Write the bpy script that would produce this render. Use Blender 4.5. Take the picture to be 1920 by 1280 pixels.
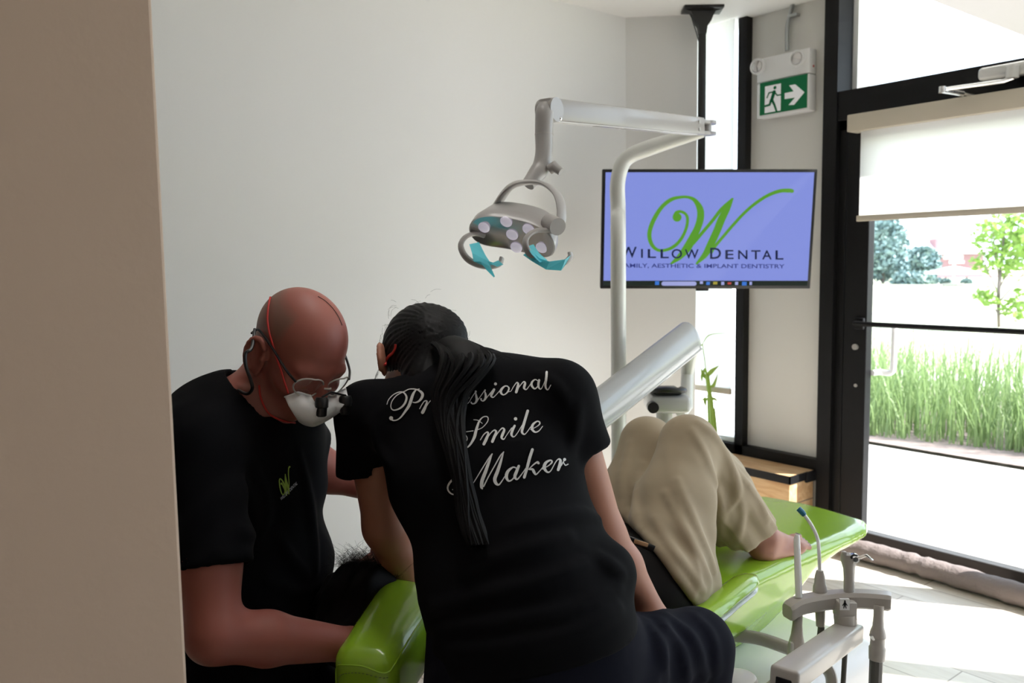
import bpy, bmesh, math, random
import numpy as np
from mathutils import Vector, Matrix
from mathutils.bvhtree import BVHTree

for o in list(bpy.data.objects):
    bpy.data.objects.remove(o)
SC = bpy.context.scene
COL = SC.collection
rng = random.Random(7)

# ------------------------------------------------------------------ camera
FPX = 1567.0
def _n(v):
    v = np.asarray(v, float)
    return v / np.linalg.norm(v)
def ray_cam(u, v):
    return np.array([(u - 960) / FPX, -(v - 640) / FPX, -1.0])
_Y = _n(ray_cam(2950, 467)); _X = -_n(ray_cam(-285, 513))
_X = _n(_X - _Y * (_X @ _Y) * .5); _Y = _n(_Y - _X * (_X @ _Y)); _Z = np.cross(_X, _Y)
R = np.array([_X, _Y, _Z])
CAM = np.array([0, 0, 1.4])
CR, CU, CT = R[:, 0].copy(), R[:, 1].copy(), R[:, 2].copy()     # right, up, towards the photographer
def P(u, v, d):
    return CAM + R @ ray_cam(u, v) * d
def on(u, v, axis, val):
    d = R @ ray_cam(u, v)
    return CAM + d * (val - CAM[axis]) / d[axis]
def proj(p):
    c = R.T @ (np.array(p, float) - CAM)
    return 960 + FPX * c[0] / -c[2], 640 - FPX * c[1] / -c[2]
def cv(r, u, t):
    """a direction given as right / up / towards the photographer"""
    return _n(CR * r + CU * u + CT * t)

cd = bpy.data.cameras.new('camera')
cam = bpy.data.objects.new('camera', cd)
COL.objects.link(cam)
M4 = Matrix.Identity(4)
for i in range(3):
    for j in range(3):
        M4[i][j] = R[i, j]
M4.translation = Vector(CAM)
cam.matrix_world = M4
cd.sensor_fit = 'HORIZONTAL'
cd.sensor_width = 22.3
cd.lens = FPX / 1920 * 22.3
cd.clip_start = .02; cd.clip_end = 400
cd.dof.use_dof = True
cd.dof.focus_distance = 1.55
cd.dof.aperture_fstop = 4.0
SC.camera = cam

# ------------------------------------------------------------------ light
SC.view_settings.view_transform = 'Standard'
SC.view_settings.look = 'None'
SC.view_settings.gamma = 1
SC.view_settings.use_curve_mapping = False
SC.view_settings.exposure = 0.0
SC.cycles.max_bounces = 14
SC.cycles.diffuse_bounces = 8
SC.cycles.transparent_max_bounces = 24
SC.cycles.sample_clamp_indirect = 6

W = bpy.data.worlds.new('sky'); SC.world = W
W.use_nodes = True
_nt = W.node_tree
_bg = _nt.nodes['Background']
_bg.inputs['Color'].default_value = (.72, .86, 1.0, 1)
_bg.inputs['Strength'].default_value = 3.9

SUN_DIR = _n((.80, .55, .87))        # towards the sun
sd = bpy.data.lights.new('sun', 'SUN'); sd.energy = 20.0; sd.angle = math.radians(.6); sd.color = (1, .97, .93)
so = bpy.data.objects.new('sun', sd); COL.objects.link(so)
so.rotation_euler = Vector(SUN_DIR).to_track_quat('Z', 'Y').to_euler()

H_ = 2.66
def area(name, loc, target, sx, sy, power, color, spread=math.pi):
    l = bpy.data.lights.new(name, 'AREA'); l.shape = 'RECTANGLE'; l.size = sx; l.size_y = sy; l.energy = power; l.color = color; l.spread = spread
    o = bpy.data.objects.new(name, l); COL.objects.link(o)
    o.location = loc
    o.rotation_euler = (Vector(loc) - Vector(target)).to_track_quat('Z', 'Y').to_euler()
    return o
# warm corridor ceiling lamp behind the photographer, out of view, and an added unseen fill over the chair
area('added_top_fill', (-1.35, .95, H_ - .015), (-1.35, .95, 0), .9, .3, 1.8, (1, .96, .92), math.radians(75))
area('corridor_lamp', (-.25, -1.45, 2.6), (-1.1, -.4, .9), .4, .4, 1.55, (1, .76, .55), math.radians(80))

# ------------------------------------------------------------------ materials
def mat(name, color, rough=.5, metal=0, spec=.5, bump=None, emit=None, trans=0, sheen=0, coat=0, vcol=None, noise=None, ior=1.45, aniso=0):
    m = bpy.data.materials.new(name); m.use_nodes = True
    nt = m.node_tree; b = nt.nodes['Principled BSDF']
    b.inputs['Base Color'].default_value = (*color, 1)
    b.inputs['Roughness'].default_value = rough
    b.inputs['Metallic'].default_value = metal
    b.inputs['Specular IOR Level'].default_value = spec
    b.inputs['IOR'].default_value = ior
    b.inputs['Transmission Weight'].default_value = trans
    b.inputs['Sheen Weight'].default_value = sheen
    b.inputs['Coat Weight'].default_value = coat
    b.inputs['Coat Roughness'].default_value = .08
    if emit:
        b.inputs['Emission Color'].default_value = (*emit[0], 1); b.inputs['Emission Strength'].default_value = emit[1]
    tc = nt.nodes.new('ShaderNodeTexCoord')
    if bump:      # (scale, strength, distance)
        t = nt.nodes.new('ShaderNodeTexNoise'); t.inputs['Scale'].default_value = bump[0]; t.inputs['Detail'].default_value = 4
        nt.links.new(tc.outputs['Object'], t.inputs['Vector'])
        bp = nt.nodes.new('ShaderNodeBump'); bp.inputs['Strength'].default_value = bump[1]; bp.inputs['Distance'].default_value = bump[2]
        nt.links.new(t.outputs['Fac'], bp.inputs['Height']); nt.links.new(bp.outputs['Normal'], b.inputs['Normal'])
    if noise:     # (scale, other colour, contrast)
        t = nt.nodes.new('ShaderNodeTexNoise'); t.inputs['Scale'].default_value = noise[0]; t.inputs['Detail'].default_value = 5
        nt.links.new(tc.outputs['Object'], t.inputs['Vector'])
        r = nt.nodes.new('ShaderNodeValToRGB')
        r.color_ramp.elements[0].position = .5 - noise[2]; r.color_ramp.elements[1].position = .5 + noise[2]
        r.color_ramp.elements[0].color = (*color, 1); r.color_ramp.elements[1].color = (*noise[1], 1)
        nt.links.new(t.outputs['Fac'], r.inputs['Fac']); nt.links.new(r.outputs['Color'], b.inputs['Base Color'])
    if vcol:      # own colour of patches of the surface, as a colour attribute
        a = nt.nodes.new('ShaderNodeVertexColor'); a.layer_name = vcol
        mx = nt.nodes.new('ShaderNodeMix'); mx.data_type = 'RGBA'; mx.blend_type = 'MIX'
        mx.inputs[6].default_value = (*color, 1)
        sep = nt.nodes.new('ShaderNodeSeparateColor')
        nt.links.new(a.outputs['Color'], mx.inputs[7]); nt.links.new(a.outputs['Alpha'], mx.inputs[0])
        nt.links.new(mx.outputs[2], b.inputs['Base Color'])
    return m

def glass_pane(name, tint=(1, 1, 1), refl=.06):
    m = bpy.data.materials.new(name); m.use_nodes = True
    nt = m.node_tree; nt.nodes.remove(nt.nodes['Principled BSDF'])
    t = nt.nodes.new('ShaderNodeBsdfTransparent'); t.inputs[0].default_value = (*tint, 1)
    g = nt.nodes.new('ShaderNodeBsdfGlossy'); g.inputs['Roughness'].default_value = .02
    lw = nt.nodes.new('ShaderNodeLayerWeight'); lw.inputs[0].default_value = .5
    pw = nt.nodes.new('ShaderNodeMath'); pw.operation = 'POWER'; pw.inputs[1].default_value = 4
    ml = nt.nodes.new('ShaderNodeMath'); ml.operation = 'MULTIPLY_ADD'; ml.inputs[1].default_value = .6; ml.inputs[2].default_value = refl * .5
    mx = nt.nodes.new('ShaderNodeMixShader')
    nt.links.new(lw.outputs['Facing'], pw.inputs[0]); nt.links.new(pw.outputs[0], ml.inputs[0]); nt.links.new(ml.outputs[0], mx.inputs[0])
    nt.links.new(t.outputs[0], mx.inputs[1]); nt.links.new(g.outputs[0], mx.inputs[2])
    nt.links.new(mx.outputs[0], nt.nodes['Material Output'].inputs[0])
    return m

def thin_sheet(name, color, transl=.6, transp=.0, rough=.6):
    m = bpy.data.materials.new(name); m.use_nodes = True
    nt = m.node_tree; b = nt.nodes['Principled BSDF']
    b.inputs['Base Color'].default_value = (*color, 1); b.inputs['Roughness'].default_value = rough
    tl = nt.nodes.new('ShaderNodeBsdfTranslucent'); tl.inputs[0].default_value = (*color, 1)
    mx = nt.nodes.new('ShaderNodeMixShader'); mx.inputs[0].default_value = transl
    nt.links.new(b.outputs[0], mx.inputs[1]); nt.links.new(tl.outputs[0], mx.inputs[2])
    last = mx
    if transp:
        tr = nt.nodes.new('ShaderNodeBsdfTransparent'); tr.inputs[0].default_value = (*color, 1)
        m2 = nt.nodes.new('ShaderNodeMixShader'); m2.inputs[0].default_value = transp
        nt.links.new(mx.outputs[0], m2.inputs[1]); nt.links.new(tr.outputs[0], m2.inputs[2]); last = m2
    nt.links.new(last.outputs[0], nt.nodes['Material Output'].inputs[0])
    return m

def wood(name, c1, c2, scale=(1, 14, 1), planks=None):
    m = bpy.data.materials.new(name); m.use_nodes = True
    nt = m.node_tree; b = nt.nodes['Principled BSDF']; b.inputs['Roughness'].default_value = .42
    tc = nt.nodes.new('ShaderNodeTexCoord'); mp = nt.nodes.new('ShaderNodeMapping'); mp.inputs['Scale'].default_value = scale
    nt.links.new(tc.outputs['Object'], mp.inputs[0])
    n = nt.nodes.new('ShaderNodeTexNoise'); n.inputs['Scale'].default_value = 3; n.inputs['Detail'].default_value = 6; n.inputs['Distortion'].default_value = .6
    nt.links.new(mp.outputs[0], n.inputs['Vector'])
    r = nt.nodes.new('ShaderNodeValToRGB'); r.color_ramp.elements[0].position = .35; r.color_ramp.elements[1].position = .68
    r.color_ramp.elements[0].color = (*c1, 1); r.color_ramp.elements[1].color = (*c2, 1)
    nt.links.new(n.outputs['Fac'], r.inputs[0])
    out = r.outputs[0]
    if planks:
        m2 = nt.nodes.new('ShaderNodeMapping'); m2.inputs['Rotation'].default_value = (0, 0, planks[2])
        nt.links.new(tc.outputs['Object'], m2.inputs[0])
        bt = nt.nodes.new('ShaderNodeTexBrick'); bt.inputs['Scale'].default_value = 1; bt.inputs['Brick Width'].default_value = planks[0]; bt.inputs['Row Height'].default_value = planks[1]
        bt.inputs['Mortar Size'].default_value = .0025; bt.offset = .37
        bt.inputs['Color1'].default_value = (1, 1, 1, 1); bt.inputs['Color2'].default_value = (.86, .84, .82, 1); bt.inputs['Mortar'].default_value = (.45, .40, .35, 1)
        nt.links.new(m2.outputs[0], bt.inputs['Vector'])
        mx = nt.nodes.new('ShaderNodeMix'); mx.data_type = 'RGBA'; mx.blend_type = 'MULTIPLY'; mx.inputs[0].default_value = 1
        nt.links.new(out, mx.inputs[6]); nt.links.new(bt.outputs['Color'], mx.inputs[7]); out = mx.outputs[2]
    nt.links.new(out, b.inputs['Base Color'])
    return m

M = {}
M['wall'] = mat('wall_paint', (.80, .80, .795), .62, bump=(220, .06, .002))
M['dark_wall'] = mat('unseen_wall_bounce_cut', (.05, .048, .046), .7)  # unseen walls, made dark to keep bounce light off the people
M['panel'] = mat('wall_panel_paint', (.66, .645, .615), .6, bump=(220, .05, .002))
M['ceiling'] = mat('ceiling_paint', (.90, .895, .89), .7)
M['beige'] = mat('beige_wall_paint', (.50, .375, .29), .6, bump=(90, .10, .003))
M['black_alu'] = mat('black_aluminium', (.008, .008, .009), .45, spec=.2)
M['sunlit_alu'] = mat('black_aluminium_sun_glow', (.045, .038, .033), .42)  # black aluminium with the glow of sunlight put into its colour
M['floor'] = wood('light_oak_vinyl', (.68, .62, .535), (.78, .735, .66), (1.2, 12, 1), planks=(1.2, .16, .0))
M['pine'] = wood('pine_boards', (.50, .29, .14), (.66, .45, .25), (2, 11, 11))
M['glass'] = glass_pane('window_glass')
M['blind'] = thin_sheet('roller_blind_fabric', (.93, .93, .92), .75, .12)
M['blind_case'] = mat('beige_blind_fabric', (.50, .45, .37), .8, bump=(500, .2, .001))
M['white_plastic'] = mat('white_plastic', (.78, .78, .79), .35)
M['grey_plastic'] = mat('grey_plastic', (.30, .29, .28), .4)
M['light_grey'] = mat('light_grey_enamel', (.52, .52, .51), .22, coat=.3)
M['lamp_grey'] = mat('lamp_grey_plastic', (.37, .355, .345), .3, coat=.2)
M['silver'] = mat('silver_enamel', (.44, .455, .465), .25, metal=.05, coat=.5)
M['tube'] = mat('sage_silver_enamel', (.76, .77, .74), .28, metal=.05, coat=.4)
M['chrome'] = mat('chrome', (.75, .75, .76), .12, metal=1)
M['steel'] = mat('galvanised_steel', (.42, .44, .45), .35, metal=.8)
M['black'] = mat('black_plastic', (.012, .012, .013), .3)
M['green'] = mat('lime_green_leatherette', (.26, .45, .025), .26, spec=.3, coat=.6, bump=(420, .07, .0008))
M['stitch'] = mat('green_stitching', (.13, .21, .01), .6)
M['skin_m'] = mat('ruddy_skin', (.295, .090, .067), .5, bump=(900, .05, .0006), vcol='patch')
M['skin_w'] = mat('tan_skin', (.38, .165, .105), .5, bump=(900, .04, .0006), vcol='patch')
M['skin_p'] = mat('warm_skin', (.40, .185, .13), .48, bump=(700, .06, .0008), vcol='patch')
M['shirt'] = mat('black_knit', (.0020, .0021, .0032), .92, spec=.16, bump=(700, .12, .0006))
M['navy'] = mat('dark_navy_cotton', (.0040, .0045, .0105), .92, spec=.16, bump=(700, .12, .0006))
M['khaki'] = mat('khaki_twill', (.37, .30, .205), .82, sheen=.1, bump=(600, .1, .0006))
M['hair'] = mat('black_hair', (.0028, .0026, .003), .55, spec=.18)
M['hair_b'] = mat('dark_brown_hair', (.0045, .0035, .0035), .7, spec=.2)
M['mask'] = mat('mask_paper', (.86, .86, .88), .75)
M['red'] = mat('red_elastic', (.55, .035, .03), .6)
M['print'] = mat('silver_print', (.62, .62, .62), .5)
M['lens'] = glass_pane('spectacle_lens', (.96, .97, .98))
M['teal_film'] = thin_sheet('teal_barrier_film', (.30, .84, .92), .3, .4, .15)
M['nail'] = mat('dark_nail_polish', (.03, .035, .055), .2, coat=.6)
M['tan'] = mat('tan_leather', (.40, .24, .13), .5)
M['blue_tip'] = mat('blue_suction_tip', (.02, .14, .25), .4)
M['clear'] = mat('clear_plastic_tube', (.80, .80, .80), .2)
M['hose'] = mat('grey_rubber_hose', (.10, .095, .09), .5)
M['dkgrey'] = mat('taupe_grey_plastic', (.42, .39, .365), .35, coat=.2)
M['cushion'] = mat('mauve_brown_fabric', (.20, .165, .155), .85, bump=(70, .6, .008))
M['leaf'] = mat('plant_leaf', (.28, .42, .07), .45)
M['pot'] = mat('dark_green_glaze', (.02, .05, .035), .25)
M['grey_fabric'] = mat('grey_stool_vinyl', (.23, .22, .215), .5)
M['scr'] = mat('screen_periwinkle', (.02, .02, .02), .25, emit=((.215, .268, .70), 1.0))
M['scr_green'] = mat('screen_green', (.02, .02, .02), .25, emit=((.085, .30, .017), 1.0))
M['scr_dark'] = mat('screen_dark_text', (.01, .01, .012), .25, emit=((.006, .012, .05), 1.0))
M['scr_text'] = mat('screen_small_text', (.01, .01, .012), .25, emit=((.03, .04, .20), 1.0))
M['scr_bar'] = mat('screen_taskbar', (.01, .012, .012), .25, emit=((.006, .012, .008), 1.0))
M['scr_pale'] = mat('screen_pale', (.02, .02, .02), .25, emit=((.33, .36, .68), 1.0))
M['scr_blue'] = mat('screen_blue', (.02, .02, .02), .25, emit=((.03, .16, .60), 1.0))
M['scr_yel'] = mat('screen_yellow', (.02, .02, .02), .25, emit=((.35, .30, .03), 1.0))
M['scr_red'] = mat('screen_red', (.02, .02, .02), .25, emit=((.45, .06, .05), 1.0))
M['exit_green'] = mat('exit_green', (.004, .10, .036), .4, spec=.2, emit=((.004, .10, .035), .25))
M['exit_white'] = mat('exit_white', (.70, .70, .71), .35, emit=((.6, .6, .62), .25))
M['led_red'] = mat('red_indicator', (.5, .03, .03), .3)
M['reflector'] = mat('lamp_reflector', (.62, .60, .60), .16, metal=.85)
M['led'] = mat('lamp_led_lens', (.8, .78, .84), .08, emit=((.75, .70, .85), .35))
M['concrete'] = mat('pale_concrete', (.62, .60, .58), .9, noise=(6, (.56, .54, .52), .2))
M['lawn'] = mat('pale_dry_meadow', (.40, .45, .28), .9, noise=(.6, (.52, .50, .40), .25))
M['soil'] = mat('mulch_soil', (.20, .16, .15), .95, noise=(9, (.28, .22, .20), .2))
M['grass'] = thin_sheet('tall_grass_blade', (.22, .32, .125), .4, 0, .5)
M['tree_leaf'] = thin_sheet('tree_leaf', (.24, .38, .08), .4, 0, .5)
M['hazed_leaf'] = mat('far_foliage_haze_tint', (.17, .27, .29), .8, noise=(1.2, (.24, .33, .30), .2))  # haze and overexposure flare mixed into the leaf colour
M['bark'] = mat('bark', (.16, .13, .12), .9)
M['brick'] = mat('brick_wall', (.33, .19, .21), .9)
M['roof'] = mat('pale_roof', (.72, .70, .70), .8)
M['canvas'] = mat('white_canvas', (.85, .85, .84), .8)
M['stucco'] = mat('canopy_soffit', (.36, .325, .315), .8)
M['label'] = mat('label_white', (.70, .70, .70), .5)
M['logo_green'] = mat('green_embroidery', (.24, .36, .05), .6)
M['logo_grey'] = mat('grey_embroidery', (.42, .44, .52), .6)

# ------------------------------------------------------------------ objects and properties
def tag(o, label=None, cat=None, group=None, kind=None):
    if label: o['label'] = label
    if cat: o['category'] = cat
    if group: o['group'] = group
    if kind: o['kind'] = kind
    return o

def empty(name, loc, label, cat, group=None):
    o = bpy.data.objects.new(name, None); COL.objects.link(o)
    o.location = Vector(loc); o.empty_display_size = .05
    bpy.context.view_layer.update()
    return tag(o, label, cat, group)

def make(name, V, F, m, parent=None, smooth=True, angle=None):
    me = bpy.data.meshes.new(name)
    V = np.asarray(V, float).reshape(-1, 3)
    if parent is not None:
        V = V - world_loc(parent)
    me.from_pydata([tuple(v) for v in V], [], [tuple(int(i) for i in f) for f in F])
    me.validate(); me.update()
    o = bpy.data.objects.new(name, me); COL.objects.link(o)
    if m is not None: me.materials.append(m)
    if smooth:
        me.polygons.foreach_set('use_smooth', [True] * len(me.polygons))
        if angle is not None:
            me.set_sharp_from_angle(angle=math.radians(angle))
    if parent is not None: o.parent = parent
    return o

def world_loc(o):
    p = np.zeros(3)
    while o is not None:
        p = p + np.array(o.location); o = o.parent
    return p

class MB:
    def __init__(s): s.V = []; s.F = []
    def add(s, V, F):
        b = len(s.V); s.V += [tuple(v) for v in V]; s.F += [tuple(i + b for i in f) for f in F]; return s
    def box(s, lo, hi, bev=0, T=None, seg=2):
        bm = bmesh.new(); bmesh.ops.create_cube(bm, size=1)
        lo, hi = np.array(lo, float), np.array(hi, float)
        for v in bm.verts: v.co = Vector((lo + hi) / 2 + np.array(v.co) * (hi - lo))
        if bev: bmesh.ops.bevel(bm, geom=list(bm.edges), offset=bev, segments=seg, affect='EDGES', profile=.5)
        bm.verts.index_update()
        V = np.array([v.co[:] for v in bm.verts]); F = [[v.index for v in f.verts] for f in bm.faces]; bm.free()
        if T is not None: V = T(V)
        return s.add(V, F)
    def tube(s, pts, rad, n=12, cap=True, ab=None, side=None):
        pts = np.array(pts, float); k = len(pts)
        rad = np.full(k, rad) if np.isscalar(rad) else np.array(rad, float)
        T = np.gradient(pts, axis=0); T /= np.linalg.norm(T, axis=1)[:, None] + 1e-12
        a = np.array(side, float) if side is not None else np.array([0, 0, 1.]) if abs(T[0][2]) < .9 else np.array([1., 0, 0])
        V = []
        for i in range(k):
            a = a - T[i] * (a @ T[i]); a = a / (np.linalg.norm(a) + 1e-12); b = np.cross(T[i], a)
            for j in range(n):
                th = 2 * math.pi * j / n
                V.append(pts[i] + (a * math.cos(th) * (ab[0] if ab else 1) + b * math.sin(th) * (ab[1] if ab else 1)) * rad[i])
        F = [(i * n + j, i * n + (j + 1) % n, (i + 1) * n + (j + 1) % n, (i + 1) * n + j) for i in range(k - 1) for j in range(n)]
        if cap: F += [tuple(range(n - 1, -1, -1)), tuple((k - 1) * n + j for j in range(n))]
        return s.add(V, F)
    def cyl(s, a, b, r, r2=None, n=24):
        return s.tube([a, b], [r, r if r2 is None else r2], n)
    def lathe(s, c, ax, prof, n=28):
        """prof: (distance along the axis, radius)"""
        ax = _n(ax); a = np.array([0, 0, 1.]) if abs(ax[2]) < .9 else np.array([1., 0, 0])
        a = _n(a - ax * (a @ ax)); b = np.cross(ax, a); V = []
        for h, r in prof:
            for j in range(n):
                th = 2 * math.pi * j / n
                V.append(np.array(c) + ax * h + (a * math.cos(th) + b * math.sin(th)) * max(r, 1e-5))
        k = len(prof)
        F = [(i * n + j, i * n + (j + 1) % n, (i + 1) * n + (j + 1) % n, (i + 1) * n + j) for i in range(k - 1) for j in range(n)]
        F += [tuple(range(n - 1, -1, -1)), tuple((k - 1) * n + j for j in range(n))]
        return s.add(V, F)
    def prism(s, poly, ext):
        """poly: 3-D outline; ext: extrusion vector"""
        poly = [np.array(p, float) for p in poly]; n = len(poly)
        V = poly + [p + np.array(ext) for p in poly]
        F = [tuple(range(n)), tuple(range(2 * n - 1, n - 1, -1))] + [(i, i + n, (i + 1) % n + n, (i + 1) % n) for i in range(n)]
        return s.add(V, F)
    def ball(s, c, r, n=14, M3=None):
        r = np.array([r, r, r]) if np.isscalar(r) else np.array(r); V = []; F = []
        for i in range(n + 1):
            for j in range(2 * n):
                a, b = math.pi * i / n, math.pi * j / n
                q = np.array([math.sin(a) * math.cos(b), math.sin(a) * math.sin(b), math.cos(a)]) * r
                if M3 is not None: q = q @ M3
                V.append(np.array(c) + q)
        m = 2 * n
        F = [(i * m + j, (i + 1) * m + j, (i + 1) * m + (j + 1) % m, i * m + (j + 1) % m) for i in range(n) for j in range(m)]
        return s.add(V, F)
    def build(s, name, m, parent=None, smooth=True, angle=35):
        o = make(name, s.V, s.F, m, parent, smooth, None)
        bm = bmesh.new(); bm.from_mesh(o.data)
        bmesh.ops.remove_doubles(bm, verts=bm.verts, dist=1e-6)
        bmesh.ops.recalc_face_normals(bm, faces=bm.faces); bm.to_mesh(o.data); bm.free()
        if smooth:
            o.data.polygons.foreach_set('use_smooth', [True] * len(o.data.polygons))
            o.data.set_sharp_from_angle(angle=math.radians(angle))
        return o

def cr(pts, k=8):
    """Catmull-Rom through the points (any number of columns)"""
    p = np.array(pts, float); n = len(p)
    if n < 3:
        return np.array([p[0] + (p[-1] - p[0]) * t for t in np.linspace(0, 1, k + 1)])
    q = np.vstack([2 * p[0] - p[1], p, 2 * p[-1] - p[-2]]); out = []
    for i in range(n - 1):
        a, b, c, d = q[i:i + 4]
        for t in np.arange(k) / k:
            out.append(.5 * (2 * b + (c - a) * t + (2 * a - 5 * b + 4 * c - d) * t * t + (3 * b - a - 3 * c + d) * t ** 3))
    out.append(p[-1])
    return np.array(out)

def struct(name, mb, m, smooth=False, parent=None):
    o = mb.build(name, m, parent, smooth)
    if parent is None: o['kind'] = 'structure'
    return o

# ------------------------------------------------------------------ the room
D = 3.78            # plane of the glazed wall
H = 2.66            # ceiling height
XL = -3.115
XR, YB = 2.6, -2.6
K = np.array([XL, 3.239]); B2 = on(1308, 27, 2, H)[:2]

struct('floor', MB().box((XL - .2, YB, -.1), (XR, D + .06, 0)), M['floor'])
struct('ceiling', MB().box((XL - .2, YB, H), (XR, D + .12, H + .14)), M['ceiling'])
struct('wall_left', MB().box((XL - .15, YB, -.02), (XL, 3.239, H + .02)), M['wall'])
struct('wall_column', MB().prism([(XL, 3.239, -.02), (B2[0], B2[1], -.02), (-3.2, D, -.02), (XL - .2, D, -.02), (XL - .15, 3.239, -.02)], (0, 0, H + .04)), M['wall'])
struct('wall_right', MB().box((XR, YB, -.02), (XR + .15, D + .1, H + .02)), M['dark_wall'])
struct('wall_back', MB().box((XL, YB - .15, -.02), (XR, YB, H + .02)), M['dark_wall'])
pe = P(318, 640, 1.0)
struct('wall_near', MB().box((pe[0] - .13, -1.6, 0), (pe[0], pe[1], H), .004), M['beige'])
# solid panel with the exit sign, and the sill wall under it
struct('wall_front', MB().box((-2.73, D, .36), (-2.262, D + .10, H)).box((XL - .2, D - .02, 0), (-2.2, D + .12, .355)), M['panel'])

w1 = struct('window_1', MB().box((-2.778, D - .05, .35), (-2.727, D + .06, H)).box((-3.22, D - .05, .35), (-2.25, D + .06, .405)).box((-3.22, D - .05, .405), (-3.17, D + .06, H)), M['black_alu'])
struct('window_sill', MB().box((-3.17, D - .02, .405), (-2.778, D + .12, .435), .004), M['white_plastic'], parent=w1)
struct('window_pane', MB().box((-3.17, D + .02, .435), (-2.778, D + .028, H)), M['glass'], parent=w1)

# door and its frame, transom above it
d1 = struct('door_1', MB().box((-2.277, D - .06, 0), (-2.205, D + .07, H)).box((-2.205, D - .05, 2.055), (-1.03, D + .07, 2.19))
            .box((-2.205, D - .03, 0), (-2.165, D + .07, 2.06)).box((-1.10, D - .06, 0), (-1.03, D + .07, H)).box((-2.205, D - .03, 2.01), (-1.1, D + .05, 2.06))
            .box((-2.16, D - .02, 0), (-1.1, D + .07, .022), .004), M['black_alu'])
struct('door_leaf', MB().box((-2.160, D - .035, .03), (-2.045, D + .02, 2.005), .004).box((-1.21, D - .035, .03), (-1.105, D + .02, 2.005), .004)
       .box((-2.045, D - .035, 1.94), (-1.21, D + .02, 2.005), .004), M['black_alu'], parent=d1)
struct('bottom_rail', MB().box((-2.05, D - .04, .03), (-1.2, D + .02, .096), .006), M['sunlit_alu'], parent=d1)
struct('door_pane', MB().box((-2.045, D - .008, .096), (-1.21, D, 1.94)), M['glass'], parent=d1)
struct('transom_pane', MB().box((-2.205, D + .02, 2.19), (-1.1, D + .028, H)), M['glass'], parent=d1)
pb = MB().tube(cr([(-2.07, D - .03, 1.098), (-2.07, D - .055, 1.098), (-2.05, D - .065, 1.098), (-1.6, D - .065, 1.098), (-1.2, D - .065, 1.098), (-1.18, D - .055, 1.098), (-1.18, D - .03, 1.098)], 5), .012, 12)
pb.box((-2.10, D - .055, 1.07), (-2.05, D - .033, 1.125), .006)
struct('push_bar', pb, M['black_alu'], True, d1)
ph = MB().tube(cr([(-2.04, D + .02, .86), (-2.03, D + .07, .86), (-1.985, D + .085, .86), (-1.972, D + .085, .90), (-1.97, D + .085, 1.08)], 6), .014, 12)
struct('pull_handle', ph, M['white_plastic'], True, d1)
struct('lock_cylinder', MB().cyl((-2.095, D - .034, .985), (-2.095, D - .048, .985), .014).cyl((-2.09, D - .034, .80), (-2.09, D - .042, .80), .008), M['grey_plastic'], True, d1)
struct('trim_1', MB().box((-2.215, D + .08, 2.15), (-2.185, D + .2, H + .25)), M['canvas'])

# the glazing carries on towards the room's other corner
w2 = struct('window_2', MB().box((-1.03, D - .05, 0), (XR, D + .06, .08)).box((.15, D - .05, 0), (.2, D + .06, H)).box((1.4, D - .05, 0), (1.45, D + .06, H)).box((XR - .05, D - .05, 0), (XR, D + .06, H)), M['black_alu'])
struct('window_pane', MB().box((-1.03, D + .02, .08), (XR - .05, D + .028, H)), M['glass'], parent=w2)


# ------------------------------------------------------------------ fittings on the glazed wall
t = empty('roller_blind', (-2.93, D - .075, .68), 'white roller blind drawn low over the narrow window beside the wall column', 'blind')
bx = MB().box((-3.10, D - .078, .71), (-2.782, D - .0755, H - .005)); bx.build('fabric', M['blind'], t, False)
MB().box((-3.10, D - .086, .68), (-2.782, D - .068, .712), .003).build('bottom_bar', M['blind_case'], t)
t = empty('roller_blind', (-1.7, D - .075, 1.58), 'white roller blind with beige cassette half lowered over the glass door', 'blind')
MB().box((-2.066, D - .088, 1.60), (-1.22, D - .0855, 1.995)).build('fabric', M['blind'], t, False)
MB().box((-2.075, D - .098, 1.575), (-1.21, D - .076, 1.602), .004).build('bottom_bar', M['blind_case'], t)
MB().box((-2.115, D - .125, 1.985), (-1.17, D - .037, 2.062), .004).build('cassette', M['blind_case'], t)

t = empty('door_closer', (-1.55, D - .09, 2.24), 'grey hydraulic door closer with folding arm on the door head', 'door closer')
cb0, cb1 = on(1838, 142, 1, D - .09), on(1990, 108, 1, D - .09)
MB().box((cb0[0], D - .125, cb0[2] - .026), (cb0[0] + .30, D - .05, cb0[2] + .026), .018, None, 4).build('body', M['light_grey'], t)
pa, pb_, pc = on(1898, 146, 1, D - .13), on(1767, 168, 1, D - .24), on(1846, 183, 1, D - .052)
am = MB().tube([pa + (0, 0, .03), pa, pa + (-.03, -.005, -.008), pb_], [.010, .010, .009, .008], 8)
am.build('arm', M['chrome'], t)
MB().tube([pb_ + (0, 0, .012), pb_ - (0, 0, .012)], .015, 12).tube([pb_, pb_ + (pc - pb_) * .5], [.014, .012], 8, ab=(1, .5)).tube([pb_ + (pc - pb_) * .5, pc], .006, 8).build('forearm', M['chrome'], t)
MB().cyl(pa + (0, 0, .0), pa + (0, 0, .045), .024).build('pinion_cap', M['light_grey'], t)

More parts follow.
